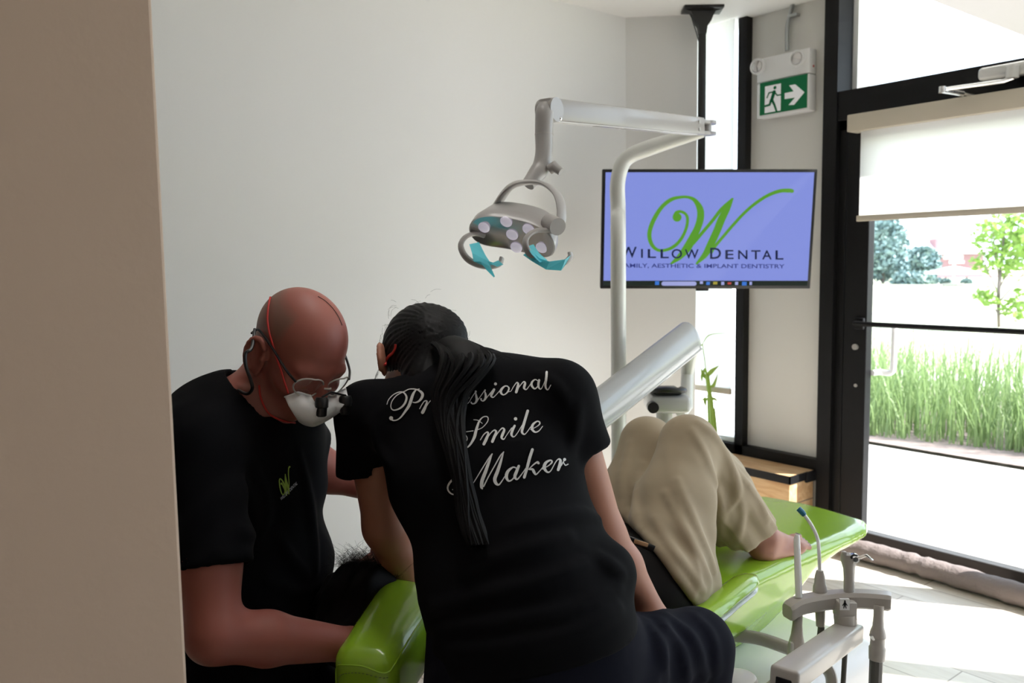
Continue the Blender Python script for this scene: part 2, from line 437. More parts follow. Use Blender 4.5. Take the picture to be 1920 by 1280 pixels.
# exit sign with two emergency heads
YS = D - .065
def S(u, v, y=YS): return on(u, v, 1, y)
a0 = S(1423, 160); a1 = S(1516, 137)
sx0, sx1 = S(1418, 222)[0], S(1516, 206)[0]
zb, zt = S(1424, 222)[2], S(1512, 90)[2]
t = empty('exit_sign', ((sx0 + sx1) / 2, D - .03, zb), 'green running man exit sign with twin emergency lights on the white panel', 'exit sign')
zm = zb + (zt - zb) * .60
hb = MB().box((sx0, YS, zm), (sx1, D - .001, zt), .006).box((sx0 + .002, YS, zb), (sx1, D - .001, zm - .003), .006)
hb.build('housing', M['white_plastic'], t)
gx0, gx1 = S(1424, 200)[0], S(1515, 180)[0]
gz0, gz1 = S(1424, 217)[2], S(1424, 157)[2]
gx1 -= .004; gx0 += .004
pnl = MB().box((gx0, YS - .004, gz0), (gx1, YS + .001, gz1)).build('sign_panel', M['exit_green'], t, False)
def sg(x, y, k=0): return np.array([gx0 + (gx1 - gx0) * x, YS - .0045 - k * .0006, gz1 + (gz0 - gz1) * y])
def flat_strokes(pts, w, f, k=0):
    """thick polyline with round ends, as flat polygons on the sign"""
    mb = MB(); pts = [np.array(p, float) for p in pts]
    asp = abs((gx1 - gx0) / (gz1 - gz0))
    for i in range(len(pts) - 1):
        a, b = pts[i] * (asp, 1), pts[i + 1] * (asp, 1); d_ = _n(b - a); nn = np.array([-d_[1], d_[0]])
        w0, w1_ = (w[i], w[i + 1]) if hasattr(w, '__len__') else (w, w)
        poly = [a + nn * w0, b + nn * w1_] + [b + (math.cos(q) * nn + math.sin(q) * d_) * w1_ for q in np.linspace(.3, math.pi - .3, 6)] + [b - nn * w1_, a - nn * w0] + [a + (-math.cos(q) * nn - math.sin(q) * d_) * w0 for q in np.linspace(.3, math.pi - .3, 6)]
        mb.prism([f(p[0] / asp, p[1], k) for p in poly], (0, -.0004, 0))
    return mb
MB().prism([sg(*p) for p in [(.115, .13), (.46, .13), (.46, .955), (.115, .955)]], (0, -.0005, 0)).prism(
    [sg(*p) for p in [(.636, .244), (.76, .246), (.953, .536), (.744, .857), (.628, .835), (.76, .642), (.543, .633), (.543, .453), (.729, .446)]], (0, -.0005, 0)).build('door_and_arrow', M['exit_white'], pnl, False)
man = MB()
for pts, w in [([(.333, .225), (.333, .226)], .055), ([(.318, .36), (.262, .60)], [.062, .055]), ([(.30, .345), (.205, .35), (.165, .485)], .022), ([(.33, .36), (.385, .475), (.455, .475)], .022),
               ([(.275, .59), (.325, .74), (.375, .955)], [.045, .038, .032]), ([(.25, .59), (.225, .72), (.09, .745)], [.045, .036, .030])]:
    q = flat_strokes(pts, w, sg, 1.2); man.add(q.V, q.F)
man.build('running_man', M['exit_green'], pnl, False)
for u, v in ((1422, 125), (1496, 110)):
    c = S(u, v, YS - .02)
    h = MB().lathe(c + (0, .03, 0), (0, -1, 0), [(0, .020), (.012, .030), (.035, .040), (.045, .040), (.046, .034), (.040, .030), (.030, .012)]).build('emergency_head', M['white_plastic'], t)
    MB().lathe(c + (0, -.010, 0), (0, -1, 0), [(0, .03), (.004, .028), (.007, .012), (.008, .0)]).build('lens', M['reflector'], h)
MB().box((sx1 - .0005, D - .035, zm + .03), (sx1 + .002, D - .025, zm + .04)).build('indicator', M['led_red'], t)
t = MB()
ca, cb, cc = S(1476, 95, D - .02), S(1476, 55, D - .02), on(1487, 6, 1, D - .02)
t.tube(cr([ca, cb, (ca + cc) / 2 * (0, 0, 0) + cb + (.012, 0, .06), (cc[0], cc[1], cb[2] + .12), (cc[0], cc[1], H)], 6), .010, 10)
t.box((cc[0] - .014, D - .034, 2.60), (cc[0] + .03, D, 2.615), .003)
tag(t.build('conduit', M['steel']), 'galvanised conduit pipe running down to the exit sign', 'conduit')

# ------------------------------------------------------------------ television on its ceiling pole
TC = P(1322, 429, 3.85)
tn = math.radians(10.0)
TR_, TU, TN = CR, _n(CU * math.cos(tn) + CT * math.sin(tn)), _n(CT * math.cos(tn) - CU * math.sin(tn))
def TP(x, y, z=0): return TC + TR_ * x + TU * y + TN * z
def tpx(u, v, z=0):
    """point of the screen plane seen at a pixel"""
    d = R @ ray_cam(u, v); o = TC + TN * z
    return CAM + d * (((o - CAM) @ TN) / (d @ TN))
def tl(u, v):
    p = tpx(u, v) - TC; return p @ TR_, p @ TU
T3 = lambda V: np.array([TP(*v) for v in V])
x0, y1 = tl(1129, 317); x1, y0 = tl(1519, 541)
x0 += .002
tv = empty('television', TP(0, y0, 0), 'wall size flat television hung from a black ceiling pole showing a green W logo', 'television')
MB().box((x0, y0, -.035), (x1, y1, -.004), .006, T3).build('casing', M['black'], tv)
MB().box((x0, y0, -.006), (x1, y1, -.0005), .002, T3).build('bezel', M['black'], tv)
MB().box((-.03, y0 - .012, -.02), (.03, y0 + .004, -.004), .004, T3).build('sensor', M['black'], tv)
sx_, sy_ = .014, .014
scr = MB().box((x0 + sx_, y0 + .014, -.002), (x1 - sx_, y1 - sy_, .0004), 0, T3).build('screen', M['scr'], tv, False)
zb0 = tl(1300, 526)[1]
MB().box((x0 + sx_, y0 + .014, .0004), (x1 - sx_, zb0, .0009), 0, T3).build('taskbar', M['scr_bar'], scr, False)
def scr_rect(mb, u0, v0, u1, v1, z=.0012):
    (xa, ya), (xb, yb) = tl(u0, v1), tl(u1, v0); return mb.box((xa, ya, z), (xb, yb, z + .0004), 0, T3)
def rr_rect(u0, v0, u1, v1):
    (xa, ya), (xb, yb) = tl(u0, v1), tl(u1, v0); r = (yb - ya) / 2
    poly = [TP(xa + r + math.cos(q) * r, ya + r + math.sin(q) * r, .0012) for q in np.linspace(math.pi / 2, 1.5 * math.pi, 8)] + [TP(xb - r + math.cos(q) * r, ya + r + math.sin(q) * r, .0012) for q in np.linspace(-math.pi / 2, math.pi / 2, 8)]
    return MB().prism(poly, TN * .0004)
rr_rect(1240, 527.5, 1306, 535.5).build('search_box', M['scr_pale'], scr, False)
ic = [('scr_blue', 1228, 527, 1236, 534), ('scr_pale', 1312, 527, 1318, 532), ('scr_blue', 1324, 528, 1331, 534), ('scr_yel', 1337, 528, 1345, 533), ('scr_pale', 1352, 528, 1358, 534), ('scr_red', 1364, 529, 1371, 533), ('scr_pale', 1378, 528, 1384, 534), ('scr_blue', 1391, 528, 1400, 535), ('scr_pale', 1405, 528, 1410, 534)]
for m_, *r_ in ic:
    scr_rect(MB(), *r_).build('taskbar_icon', M[m_], scr, False)

def ribbon(stroke, f, z=0, k=7, step=None):
    """calligraphic stroke (x, y, width) -> strip of quads with round ends, laid out by f(x, y)"""
    c = cr(stroke, k); xy = c[:, :2]; w = c[:, 2] / 2
    Tn = np.gradient(xy, axis=0); Tn /= np.linalg.norm(Tn, axis=1)[:, None] + 1e-9
    Nn = np.stack([-Tn[:, 1], Tn[:, 0]], 1)
    rows = []
    for s in (-.97, -.8, -.45):
        rows.append((xy[0] + Tn[0] * s * w[0], Nn[0], w[0] * math.sqrt(1 - s * s)))
    rows += [(xy[i], Nn[i], w[i]) for i in range(len(xy))]
    for s in (.45, .8, .97):
        rows.append((xy[-1] + Tn[-1] * s * w[-1], Nn[-1], w[-1] * math.sqrt(1 - s * s)))
    V = []; F = []
    for p, nn, ww in rows:
        V += [p + nn * ww, p - nn * ww]
    for i in range(len(rows) - 1):
        F.append((2 * i, 2 * i + 1, 2 * i + 3, 2 * i + 2))
    return V, F
def strokes_mesh(strokes, f, dots=()):
    V, F = [], []
    for s in strokes:
        v, q = ribbon(s, f); b = len(V); V += v; F += [tuple(i + b for i in g) for g in q]
    for x, y, w in dots:
        b = len(V); V += [np.array([x + math.cos(a) * w / 2, y + math.sin(a) * w / 2]) for a in np.linspace(0, 2 * math.pi, 20, endpoint=False)]
        F.append(tuple(range(b, b + 20)))
    return [f(*v) for v in V], F

W_STROKES = [[(425, 410, 60), (440, 372, 40), (490, 362, 34), (545, 390, 34), (570, 450, 36), (555, 560, 36), (500, 680, 38), (420, 770, 40), (320, 820, 36), (220, 825, 36), (150, 770, 44), (115, 680, 50), (120, 580, 52), (170, 450, 52), (260, 310, 48), (370, 220, 46), (480, 190, 36), (580, 190, 34), (660, 230, 50), (720, 330, 80), (725, 440, 86), (690, 560, 84), (640, 660, 90), (570, 790, 100), (480, 900, 70), (375, 985, 26)],
             [(580, 810, 20), (650, 730, 40), (760, 600, 40), (870, 470, 40), (980, 330, 40), (1105, 210, 24)],
             [(1112, 208, 22), (1050, 320, 70), (980, 450, 90), (920, 600, 90), (840, 770, 86), (780, 880, 70), (680, 985, 26)],
             [(860, 860, 20), (900, 780, 36), (1000, 660, 36), (1120, 520, 36), (1250, 380, 36), (1390, 260, 38), (1540, 165, 40), (1680, 115, 44), (1790, 110, 50), (1825, 115, 46)]]
V, F = strokes_mesh(W_STROKES, lambda x, y: tpx(1200 + x / 6.4, 340 + y / 6.4, .0014), [(445, 430, 108)])
make('logo_letter', V, F, M['scr_green'], scr, False)

def glyphs(text):
    c = bpy.data.curves.new('lettering', 'FONT'); c.body = text; c.resolution_u = 3; c.offset = .014
    o = bpy.data.objects.new('lettering', c); COL.objects.link(o)
    dg = bpy.context.evaluated_depsgraph_get(); me = o.evaluated_get(dg).to_mesh()
    V = np.array([v.co[:2] for v in me.vertices]); F = [tuple(p.vertices) for p in me.polygons]
    o.evaluated_get(dg).to_mesh_clear(); bpy.data.objects.remove(o); bpy.data.curves.remove(c)
    return V, F
def fit_text(text, box, f, V_all, F_all):
    """the text's outline stretched into a box (x0, y0, x1, y1) of the picture, laid out by f"""
    V, F = glyphs(text); lo, hi = V.min(0), V.max(0)
    q = (V - lo) / (hi - lo)
    b = len(V_all)
    V_all += [f(box[0] + (box[2] - box[0]) * a, box[3] + (box[1] - box[3]) * c) for a, c in q]
    F_all += [tuple(i + b for i in g) for g in F]
LETTERS = [('W', 1163, 1194, 462.5, 483), ('I', 1202, 1205.5, 466.5, 483.3), ('L', 1214.5, 1230, 466.8, 483.6), ('L', 1238.5, 1254, 467, 484), ('O', 1259, 1279, 466.6, 484.6), ('W', 1284, 1310, 467.3, 484.8),
                           ('D', 1331.5, 1352, 464.3, 485.3), ('E', 1360, 1375.5, 468.4, 485.6), ('N', 1384, 1401.5, 468.7, 485.9), ('T', 1408.5, 1426, 468.9, 486.1), ('A', 1429, 1447, 469, 486.3), ('L', 1454, 1469, 469.3, 486.6)]
for word in (LETTERS[:6], LETTERS[6:]):
    V, F = [], []
    for ch, a, b, top, bot in word:
        fit_text(ch, (a, top, b, bot), lambda x, y: tpx(x, y, .0018), V, F)
    make('practice_name', V, F, M['scr_dark'], scr, False)
V, F = [], []
fit_text('FAMILY, AESTHETIC & IMPLANT DENTISTRY', (1163, 0, 1471, 1), lambda x, y: tpx(x, 493.6 + y * 9.2 + (x - 1163) / 308 * 1.6, .0018), V, F)
make('tagline', V, F, M['scr_text'], scr, False)

pt = on(1317, 14, 2, H)
t = tv
MB().tube([pt, (pt[0], pt[1], 1.44)], .0195, 16).build('pole', M['black'], t)
hw = .098
MB().box((-hw, -.05, -.016), (hw, .05, 0), .003, lambda V: np.array([pt + CR * v[0] - CT * v[1] * 1 + np.array([0, 0, v[2]]) for v in V])).build('ceiling_plate', M['black'], t)
pr = [(-.09, -.016), (-.062, -.024), (-.05, -.045), (-.040, -.07), (-.022, -.095), (-.018, -.13), (.018, -.13), (.022, -.095), (.040, -.07), (.05, -.045), (.062, -.024), (.09, -.016)]
MB().prism([pt + CR * a + np.array([0, 0, b]) - CT * .02 for a, b in pr], CT * .04).build('gusset', M['black'], t)
MB().tube(cr([pt + CR * -.06 + (0, 0, -.02), pt + CR * -.045 + (0, 0, -.075), pt + CR * -.03 + (0, 0, -.12), pt + CR * -.016 + (0, 0, -.17)], 6), .003, 6).build('cable', M['black'], t)
bk = TP(0, .0, -.035)
MB().box((-.12, -.12, -.05), (.12, .12, -.035), .003, T3).tube([TP(0, 0, -.045), (pt[0], pt[1], TP(0, 0, 0)[2])], .02, 10).build('bracket', M['black'], t)

# ------------------------------------------------------------------ bench and plant under the window
zbn = .355
bc, br = on(1481, 894, 2, zbn), on(1548, 874, 2, zbn)
bx1 = bc[0]; by0 = bc[1]
t = empty('bench', (-2.55, 3.6, 0), 'low pine box bench with black edging under the narrow window', 'bench')
MB().box((-2.84, by0 + .004, 0), (bx1 - .004, D - .06, zbn - .036), .002).build('box', M['pine'], t)
MB().box((-2.84, by0 + .003, zbn - .03), (bx1 - .003, D - .06, zbn), .001).build('top', M['pine'], t)
MB().box((-2.84, by0 - .003, zbn - .038), (bx1 + .003, by0 + .003, zbn + .001)).box((bx1 - .003, by0 - .003, zbn - .038), (bx1 + .003, D - .12, zbn + .001)).build('edging', M['black_alu'], t)
gpx = MB()
for z in (.105, .21):
    gpx.box((-2.84, by0 + .002, z), (bx1 - .002, D - .06, z + .0035))
gpx.build('board_joint', M['bark'], t)
MB().box((bx1 - .002, D - .14, zbn - .05), (bx1 + .012, D - .06, zbn - .0), .002).build('corner_cover', M['black_alu'], t)

pb_ = on(1336, 800, 1, 3.66)
pz = zbn
t = empty('bamboo_plant', (pb_[0], 3.66, pz), 'thin lucky bamboo plant in a dark green pot on the window bench', 'plant')
c0 = np.array([pb_[0], 3.66, pz])
MB().lathe(c0, (0, 0, 1), [(0, .035), (.01, .04), (.08, .044), (.085, .046), (.085, .04), (.07, .038)]).build('pot', M['pot'], t)
def PLp(u, v, y=3.66): return on(u, v, 1, y)
st = MB().tube(cr([(c0[0], 3.66, pz + .06), PLp(1334, 760), PLp(1330, 735), PLp(1326, 705)], 5), [.012] * 16, 8).tube(cr([(c0[0] - .02, 3.66, pz + .06), PLp(1328, 750), PLp(1329, 720), PLp(1322, 690)], 5), .006, 8).tube(cr([PLp(1326, 720), PLp(1322, 680), PLp(1317, 645)], 5), .003, 6).tube([(c0[0] + .03, 3.66, pz + .05), PLp(1337, 765)], .011, 8)
st.build('stem', M['leaf'], t)
def leaf(a, mid, b, w):
    c = cr([a, mid, b], 6); mb = MB(); V = []; F = []
    sd_ = _n(np.cross(b - a, CT))
    for i, p in enumerate(c):
        s = i / (len(c) - 1); ww = w * math.sin(math.pi * (.08 + .92 * s) ** .8) + .0006
        V += [p + sd_ * ww, p - np.array(CT) * ww * .3, p - sd_ * ww]
    F = [(3 * i + j, 3 * i + j + 1, 3 * i + j + 4, 3 * i + j + 3) for i in range(len(c) - 1) for j in (0, 1)]
    return mb.add(V, F)
for a, m_, b, w in [((1326, 705), (1335, 695), (1348, 685), .012), ((1326, 712), (1318, 700), (1314, 690), .009), ((1328, 725), (1338, 722), (1346, 700), .010), ((1330, 745), (1322, 750), (1324, 765), .010),
                    ((1330, 745), (1340, 748), (1346, 752), .007), ((1322, 690), (1316, 705), (1316, 716), .008), ((1317, 645), (1330, 628), (1362, 624), .003), ((1317, 645), (1306, 655), (1298, 662), .004), ((1328, 740), (1316, 750), (1306, 754), .003)]:
    leaf(PLp(*a), PLp(*m_), PLp(*b), w).build('leaf', M['leaf'], t)

# draught cushion along the door
mb = MB(); pts = []; rad = []
N_ = 60
for i in range(N_ + 1):
    s = i / N_; x = -2.11 + s * 1.12
    r = .052 + .0015 * math.sin(i * 1.7) + .002 * math.sin(i * .61 + 1)
    if abs(s - .36) < .012: r *= .86
    if s < .05 or s > .95: r *= math.sqrt(max(.02, min(s, 1 - s) / .05))
    pts.append((x, D - .16 + .012 * math.sin(s * 5), .047 + .001 * math.sin(i))); rad.append(r)
mb.tube(pts, rad, 18, ab=(.85, 1.1))
mb.V = [(a, b, max(c, .002)) for a, b, c in mb.V]
tag(mb.build('draught_cushion', M['cushion']), 'long mauve brown draught cushion lying on the floor along the glass door', 'cushion')

# ------------------------------------------------------------------ smooth organic solids: signed distances turned into one closed mesh
f32 = np.float32
def dcap(Q, a, b, ra, rb=None):
    rb = ra if rb is None else rb
    a = np.asarray(a, f32); ba = np.asarray(b, f32) - a
    pa = Q - a; t = np.clip(pa @ ba / (ba @ ba + 1e-12), 0, 1)
    return np.linalg.norm(pa - t[:, None] * ba, axis=1) - (ra + (rb - ra) * t)
def dell(Q, c, r, A=None):
    q = Q - np.asarray(c, f32)
    if A is not None: q = q @ np.asarray(A, f32).T
    r = np.asarray(r, f32)
    k0 = np.linalg.norm(q / r, axis=1); k1 = np.linalg.norm(q / (r * r), axis=1)
    return k0 * (k0 - 1) / (k1 + 1e-9)
def dsph(Q, c, r): return np.linalg.norm(Q - np.asarray(c, f32), axis=1) - r
def drbox(Q, c, h, r, A=None):
    q = Q - np.asarray(c, f32)
    if A is not None: q = q @ np.asarray(A, f32).T
    q = np.abs(q) - (np.asarray(h, f32) - r)
    return np.linalg.norm(np.maximum(q, 0), axis=1) + np.minimum(q.max(1), 0) - r
def dplane(Q, p, n_): return (Q - np.asarray(p, f32)) @ np.asarray(_n(n_), f32)
def smin(a, b, k):
    h = np.clip(.5 + .5 * (b - a) / k, 0, 1)
    return b + (a - b) * h - k * h * (1 - h)
def smax(a, b, k): return -smin(-a, -b, k)
def detube(Q, pts, rs, rf, S, k=.03, fold=None):
    """elliptical limb or trunk through pts: half widths rs along S and rf across it"""
    out = None; pts = [np.asarray(p, float) for p in pts]; n = len(pts)
    L = np.cumsum([0] + [np.linalg.norm(pts[i + 1] - pts[i]) for i in range(n - 1)])
    for i in range(n - 1):
        a, b = pts[i], pts[i + 1]; ax = _n(b - a); ln = np.linalg.norm(b - a)
        s = S[i] if isinstance(S, list) else S
        s = _n(s - ax * (s @ ax)); f = np.cross(ax, s)
        q = Q - a.astype(f32); z = q @ ax.astype(f32); t = np.clip(z / ln, 0, 1)
        r1 = rs[i] + (rs[i + 1] - rs[i]) * t; r2 = rf[i] + (rf[i + 1] - rf[i]) * t
        x = q @ s.astype(f32); y = q @ f.astype(f32)
        dz = np.maximum(np.abs(z - ln / 2) - ln / 2, 0)
        rm = np.minimum(r1, r2)
        kk = np.sqrt((x / r1) ** 2 + (y / r2) ** 2 + (dz / rm) ** 2)
        d = (kk - 1) * rm
        if fold is not None: d = d - fold(np.arctan2(y / r2, x / r1), (L[i] + t * ln) / L[-1])
        out = d if out is None else smin(out, d, k)
    return out

def surface(f, lo, hi, h, relax=2):
    """closed surface f = 0 inside the box, grid step h (only the blocks near the surface are sampled)"""
    lo = np.asarray(lo, float); hi = np.asarray(hi, float); B = 8
    nb = np.ceil((hi - lo) / (h * B)).astype(int); nn = nb * B + 1
    ci = np.stack(np.meshgrid(*[np.arange(k) for k in nb], indexing='ij'), -1).reshape(-1, 3)
    cd_ = f((lo + (ci + .5) * B * h).astype(f32))
    keep = np.abs(cd_) < B * h * 1.5 + .02
    G = np.empty(nn, f32)
    sg_ = np.where(cd_ < 0, -1., 1.).reshape(nb)
    for ax in range(3): sg_ = np.repeat(sg_, B, axis=ax)
    G[:] = 1
    G[:-1, :-1, :-1] = sg_
    off = np.stack(np.meshgrid(*[np.arange(B + 1)] * 3, indexing='ij'), -1).reshape(-1, 3)
    kb = ci[keep]
    for s in range(0, len(kb), 400):
        ids = (kb[s:s + 400, None, :] * B + off[None]).reshape(-1, 3)
        G[ids[:, 0], ids[:, 1], ids[:, 2]] = f((lo + ids * h).astype(f32))
    ins = G < 0
    c = np.zeros(tuple(np.array(nn) - 1), np.int8)
    for dx in (0, 1):
        for dy in (0, 1):
            for dz in (0, 1):
                c += ins[dx:nn[0] - 1 + dx, dy:nn[1] - 1 + dy, dz:nn[2] - 1 + dz]
    act = (c > 0) & (c < 8)
    idx = np.argwhere(act); num = -np.ones(act.shape, np.int32); num[act] = np.arange(len(idx))
    acc = np.zeros((len(idx), 3)); cnt = np.zeros(len(idx))
    cor = [np.array(v) for v in np.ndindex(2, 2, 2)]
    val = {tuple(v): G[idx[:, 0] + v[0], idx[:, 1] + v[1], idx[:, 2] + v[2]] for v in cor}
    for v in cor:
        for ax in range(3):
            if v[ax] == 0:
                w = v.copy(); w[ax] = 1; a, b = val[tuple(v)], val[tuple(w)]
                m = (a < 0) != (b < 0); t = np.where(m, a / np.where(m, a - b, 1), 0)
                p = np.broadcast_to(v.astype(float), (len(idx), 3)).copy(); p[:, ax] += t
                acc[m] += p[m]; cnt[m] += 1
    V = lo + (idx + acc / cnt[:, None]) * h
    F = []
    for ax in range(3):
        o1, o2 = (ax + 1) % 3, (ax + 2) % 3
        sl0 = [slice(None)] * 3; sl1 = [slice(None)] * 3; sl0[ax] = slice(0, -1); sl1[ax] = slice(1, None)
        A_, B_ = ins[tuple(sl0)], ins[tuple(sl1)]
        e = np.argwhere(A_ != B_)
        ok = (e[:, o1] > 0) & (e[:, o2] > 0) & (e[:, o1] < nn[o1] - 1) & (e[:, o2] < nn[o2] - 1); e = e[ok]
        flip = A_[e[:, 0], e[:, 1], e[:, 2]]
        def cell(d1, d2):
            q = e.copy(); q[:, o1] -= d1; q[:, o2] -= d2
            return num[q[:, 0], q[:, 1], q[:, 2]]
        q = np.stack([cell(1, 1), cell(0, 1), cell(0, 0), cell(1, 0)], 1)
        q[~flip] = q[~flip][:, ::-1]
        F.append(q)
    F = np.concatenate(F)
    E_ = np.concatenate([F[:, [0, 1]], F[:, [1, 2]], F[:, [2, 3]], F[:, [3, 0]]])
    for _ in range(relax):
        s_ = np.zeros_like(V); k_ = np.zeros(len(V))
        np.add.at(s_, E_[:, 0], V[E_[:, 1]]); np.add.at(k_, E_[:, 0], 1)
        np.add.at(s_, E_[:, 1], V[E_[:, 0]]); np.add.at(k_, E_[:, 1], 1)
        V = V * .5 + .5 * s_ / k_[:, None]
    return V, F

def solid(name, f, lo, hi, h, m, parent=None, relax=2):
    V, F = surface(f, lo, hi, h, relax)
    return make(name, V, F, m, parent, True)

def bvh_of(o):
    off = world_loc(o)
    V = [Vector(np.array(v.co) + off) for v in o.data.vertices]
    return BVHTree.FromPolygons(V, [tuple(p.vertices) for p in o.data.polygons])
def drape(tree, u, v, lift=.0015, d0=.8):
    """the point of a surface that the pixel shows, lifted off it"""
    d = Vector(_n(R @ ray_cam(u, v)))
    loc, nor, i, dist = tree.ray_cast(Vector(CAM) + d * d0, d)
    if loc is None: return None
    if nor.dot(d) > 0: nor = -nor
    return np.array(loc + nor * lift)
def printed(name, strokes, dots, f, tree, m, parent, lift=.0015, polys=None):
    """lettering printed on cloth: strips laid on the surface, cut off where the cloth turns away"""
    V, F = strokes_mesh(strokes, f, dots) if polys is None else polys
    P3 = [drape(tree, *v, lift) for v in V]
    ok = [p is not None for p in P3]
    F2 = []
    for g in F:
        if all(ok[i] for i in g):
            c = [P3[i] for i in g]
            if max(np.linalg.norm(c[0] - q) for q in c) < .05: F2.append(g)
    return make(name, [p if p is not None else (0, 0, 0) for p in P3], F2, m, parent, False)

def with_folds(f, tree, folds, sink=.0035, k=.014):
    """the cloth f with soft ridges running along lines on its surface: (line, radius)"""
    fp = []
    for pl, r_ in folds:
        q_ = [p for p in (drape(tree, u, v, -sink) for u, v in cr(pl, 4)) if p is not None]
        fp += [(q_[i], q_[i + 1], r_ * (.35 + .65 * math.sin(math.pi * (i + .5) / len(q_)))) for i in range(len(q_) - 1) if np.linalg.norm(q_[i + 1] - q_[i]) < .08]
    lo_ = np.min([np.minimum(a, b) for a, b, r in fp], 0) - .06; hi_ = np.max([np.maximum(a, b) for a, b, r in fp], 0) + .06
    def g(Q):
        d = f(Q); near = (np.abs(d) < .05) & np.all((Q > lo_) & (Q < hi_), axis=1)
        if near.any():
            q_ = Q[near]; e = None
            for a_, b_, r_ in fp:
                c_ = dcap(q_, a_, b_, r_); e = c_ if e is None else np.minimum(e, c_)
            d[near] = smin(d[near], e, k)
        return d
    return g
def coarse(f, lo, hi, h=.010):
    V_, F_ = surface(f, lo, hi, h, 2)
    return BVHTree.FromPolygons([Vector(v) for v in V_], [tuple(int(i) for i in f_) for f_ in F_])

def paint(o, fn):
    """patches of the surface's own colour: fn(points) -> rgba"""
    off = world_loc(o); n = len(o.data.vertices)
    co = np.empty(n * 3, f32); o.data.vertices.foreach_get('co', co); co = co.reshape(-1, 3) + off
    a = o.data.color_attributes.new('patch', 'FLOAT_COLOR', 'POINT')
    a.data.foreach_set('color', fn(co).astype(f32).ravel())

def hand(Q, w, Dv, Nv, side=1, curl=.5, k=.008, s=1.0):
    """palm, four unequal bent fingers and a thumb; Dv along the palm, Nv out of its back"""
    Dv = _n(Dv); Nv = _n(Nv - Dv * (Nv @ Dv)); T = np.cross(Dv, Nv) * side
    A = np.array([T, Dv, Nv])
    d = dell(Q, w + Dv * .048 * s, (.041 * s, .055 * s, .016 * s), A)
    d = smin(d, dcap(Q, w - Dv * .02, w + Dv * .02, .024 * s, .026 * s), .02)
    for off, ln, sp in ((.030, .074, .10), (.010, .084, .03), (-.011, .077, -.04), (-.030, .060, -.12)):
        p = w + (Dv * .088 + T * off) * s; dr = _n(Dv + T * sp)
        for j, (fr, r) in enumerate(((.46, .0095), (.30, .0088), (.24, .0078))):
            a_ = curl * (.5, .8, .6)[j]; dr = _n(dr * math.cos(a_) - Nv * math.sin(a_))
            q = p + dr * ln * fr * s
            seg = dcap(Q, p, q, r * s, r * .92 * s)
            d = smin(d, seg, k) if j == 0 else np.minimum(d, seg)
            p = q
    p = w + (Dv * .025 + T * .030) * s; dr = _n(Dv * .62 + T * .7 - Nv * .25)
    for ln, r in ((.038, .012), (.030, .0105), (.024, .009)):
        q = p + dr * ln * s; d = smin(d, dcap(Q, p, q, r * s, r * .93 * s), .007); p = q; dr = _n(dr * .9 + Dv * .25 - Nv * .2)
    return d

def head_sdf(Q, C, S, F, U, ears=True, s=1.0):
    """skull, jaw, brow, nose, lips, eye sockets with eyeballs, and ears; S towards one ear, F the face, U the crown"""
    A = np.array([S, F, U], f32)
    q = (Q - np.asarray(C, f32)) @ A.T / s
    d = dell(q, (0, -.008, .022), (.078, .099, .086))
    d = smin(d, dell(q, (0, .032, -.040), (.061, .066, .078)), .03)
    d = smin(d, dell(q, (0, .058, -.088), (.034, .036, .028)), .03)                      # chin
    d = smin(d, dell(q, (0, .076, .008), (.056, .018, .014)), .018)                      # brow
    for e in (-1, 1):
        d = smax(d, -dell(q, (.032 * e, .100, -.010), (.018, .018, .013)), .012)
        d = np.minimum(d, dsph(q, (.031 * e, .078, -.010), .0125))                       # eyeball
        d = smin(d, dell(q, (.031 * e, .080, -.001), (.017, .012, .005)), .005)          # lid
        d = smin(d, dell(q, (.045 * e, .060, -.035), (.024, .026, .020)), .02)           # cheek
    d = smin(d, dcap(q, (0, .090, -.004), (0, .112, -.036), .008, .0115), .012)
    for e in (-1, 1): d = smin(d, dsph(q, (.011 * e, .100, -.040), .0085), .008)
    d = smin(d, dell(q, (0, .094, -.062), (.024, .011, .006)), .006)
    d = smin(d, dell(q, (0, .092, -.072), (.021, .011, .007)), .006)
    if ears:
        for e in (-1, 1):
            c = np.array((.084 * e, -.004, -.022)); near = np.linalg.norm(q - c.astype(f32), axis=1) < .075
            if not near.any(): continue
            p = q[near]; t = .28
            O_ = _n((e, .42, 0)); Z_ = np.array((0, -math.sin(t), math.cos(t))); Z_ = _n(Z_ - O_ * (Z_ @ O_)); X_ = np.cross(O_, Z_)
            X_ = X_ if X_[1] > 0 else -X_
            E = np.array([O_, X_, Z_])
            ear = dell(p, c, (.0065, .0215, .036), E)
            ear = smax(ear, -dell(p, c + E.T @ np.array((.0085, .002, .002)), (.0095, .012, .022), E), .002)
            hx = [c + E.T @ np.array((.0055, .020 * math.sin(a_) * (1 if math.sin(a_) > 0 else .98), .033 * math.cos(a_) + .001)) for a_ in np.linspace(.9, -2.6, 10)]
            for i_ in range(9): ear = smin(ear, dcap(p, hx[i_], hx[i_ + 1], .0058), .002)
            ear = smin(ear, dell(p, c + E.T @ np.array((.001, .004, -.029)), (.0055, .009, .010), E), .005)
            ear = smin(ear, dsph(p, c + E.T @ np.array((.004, .014, -.004)), .0048), .004)
            d[near] = smin(d[near], ear, .006)
    return d * s

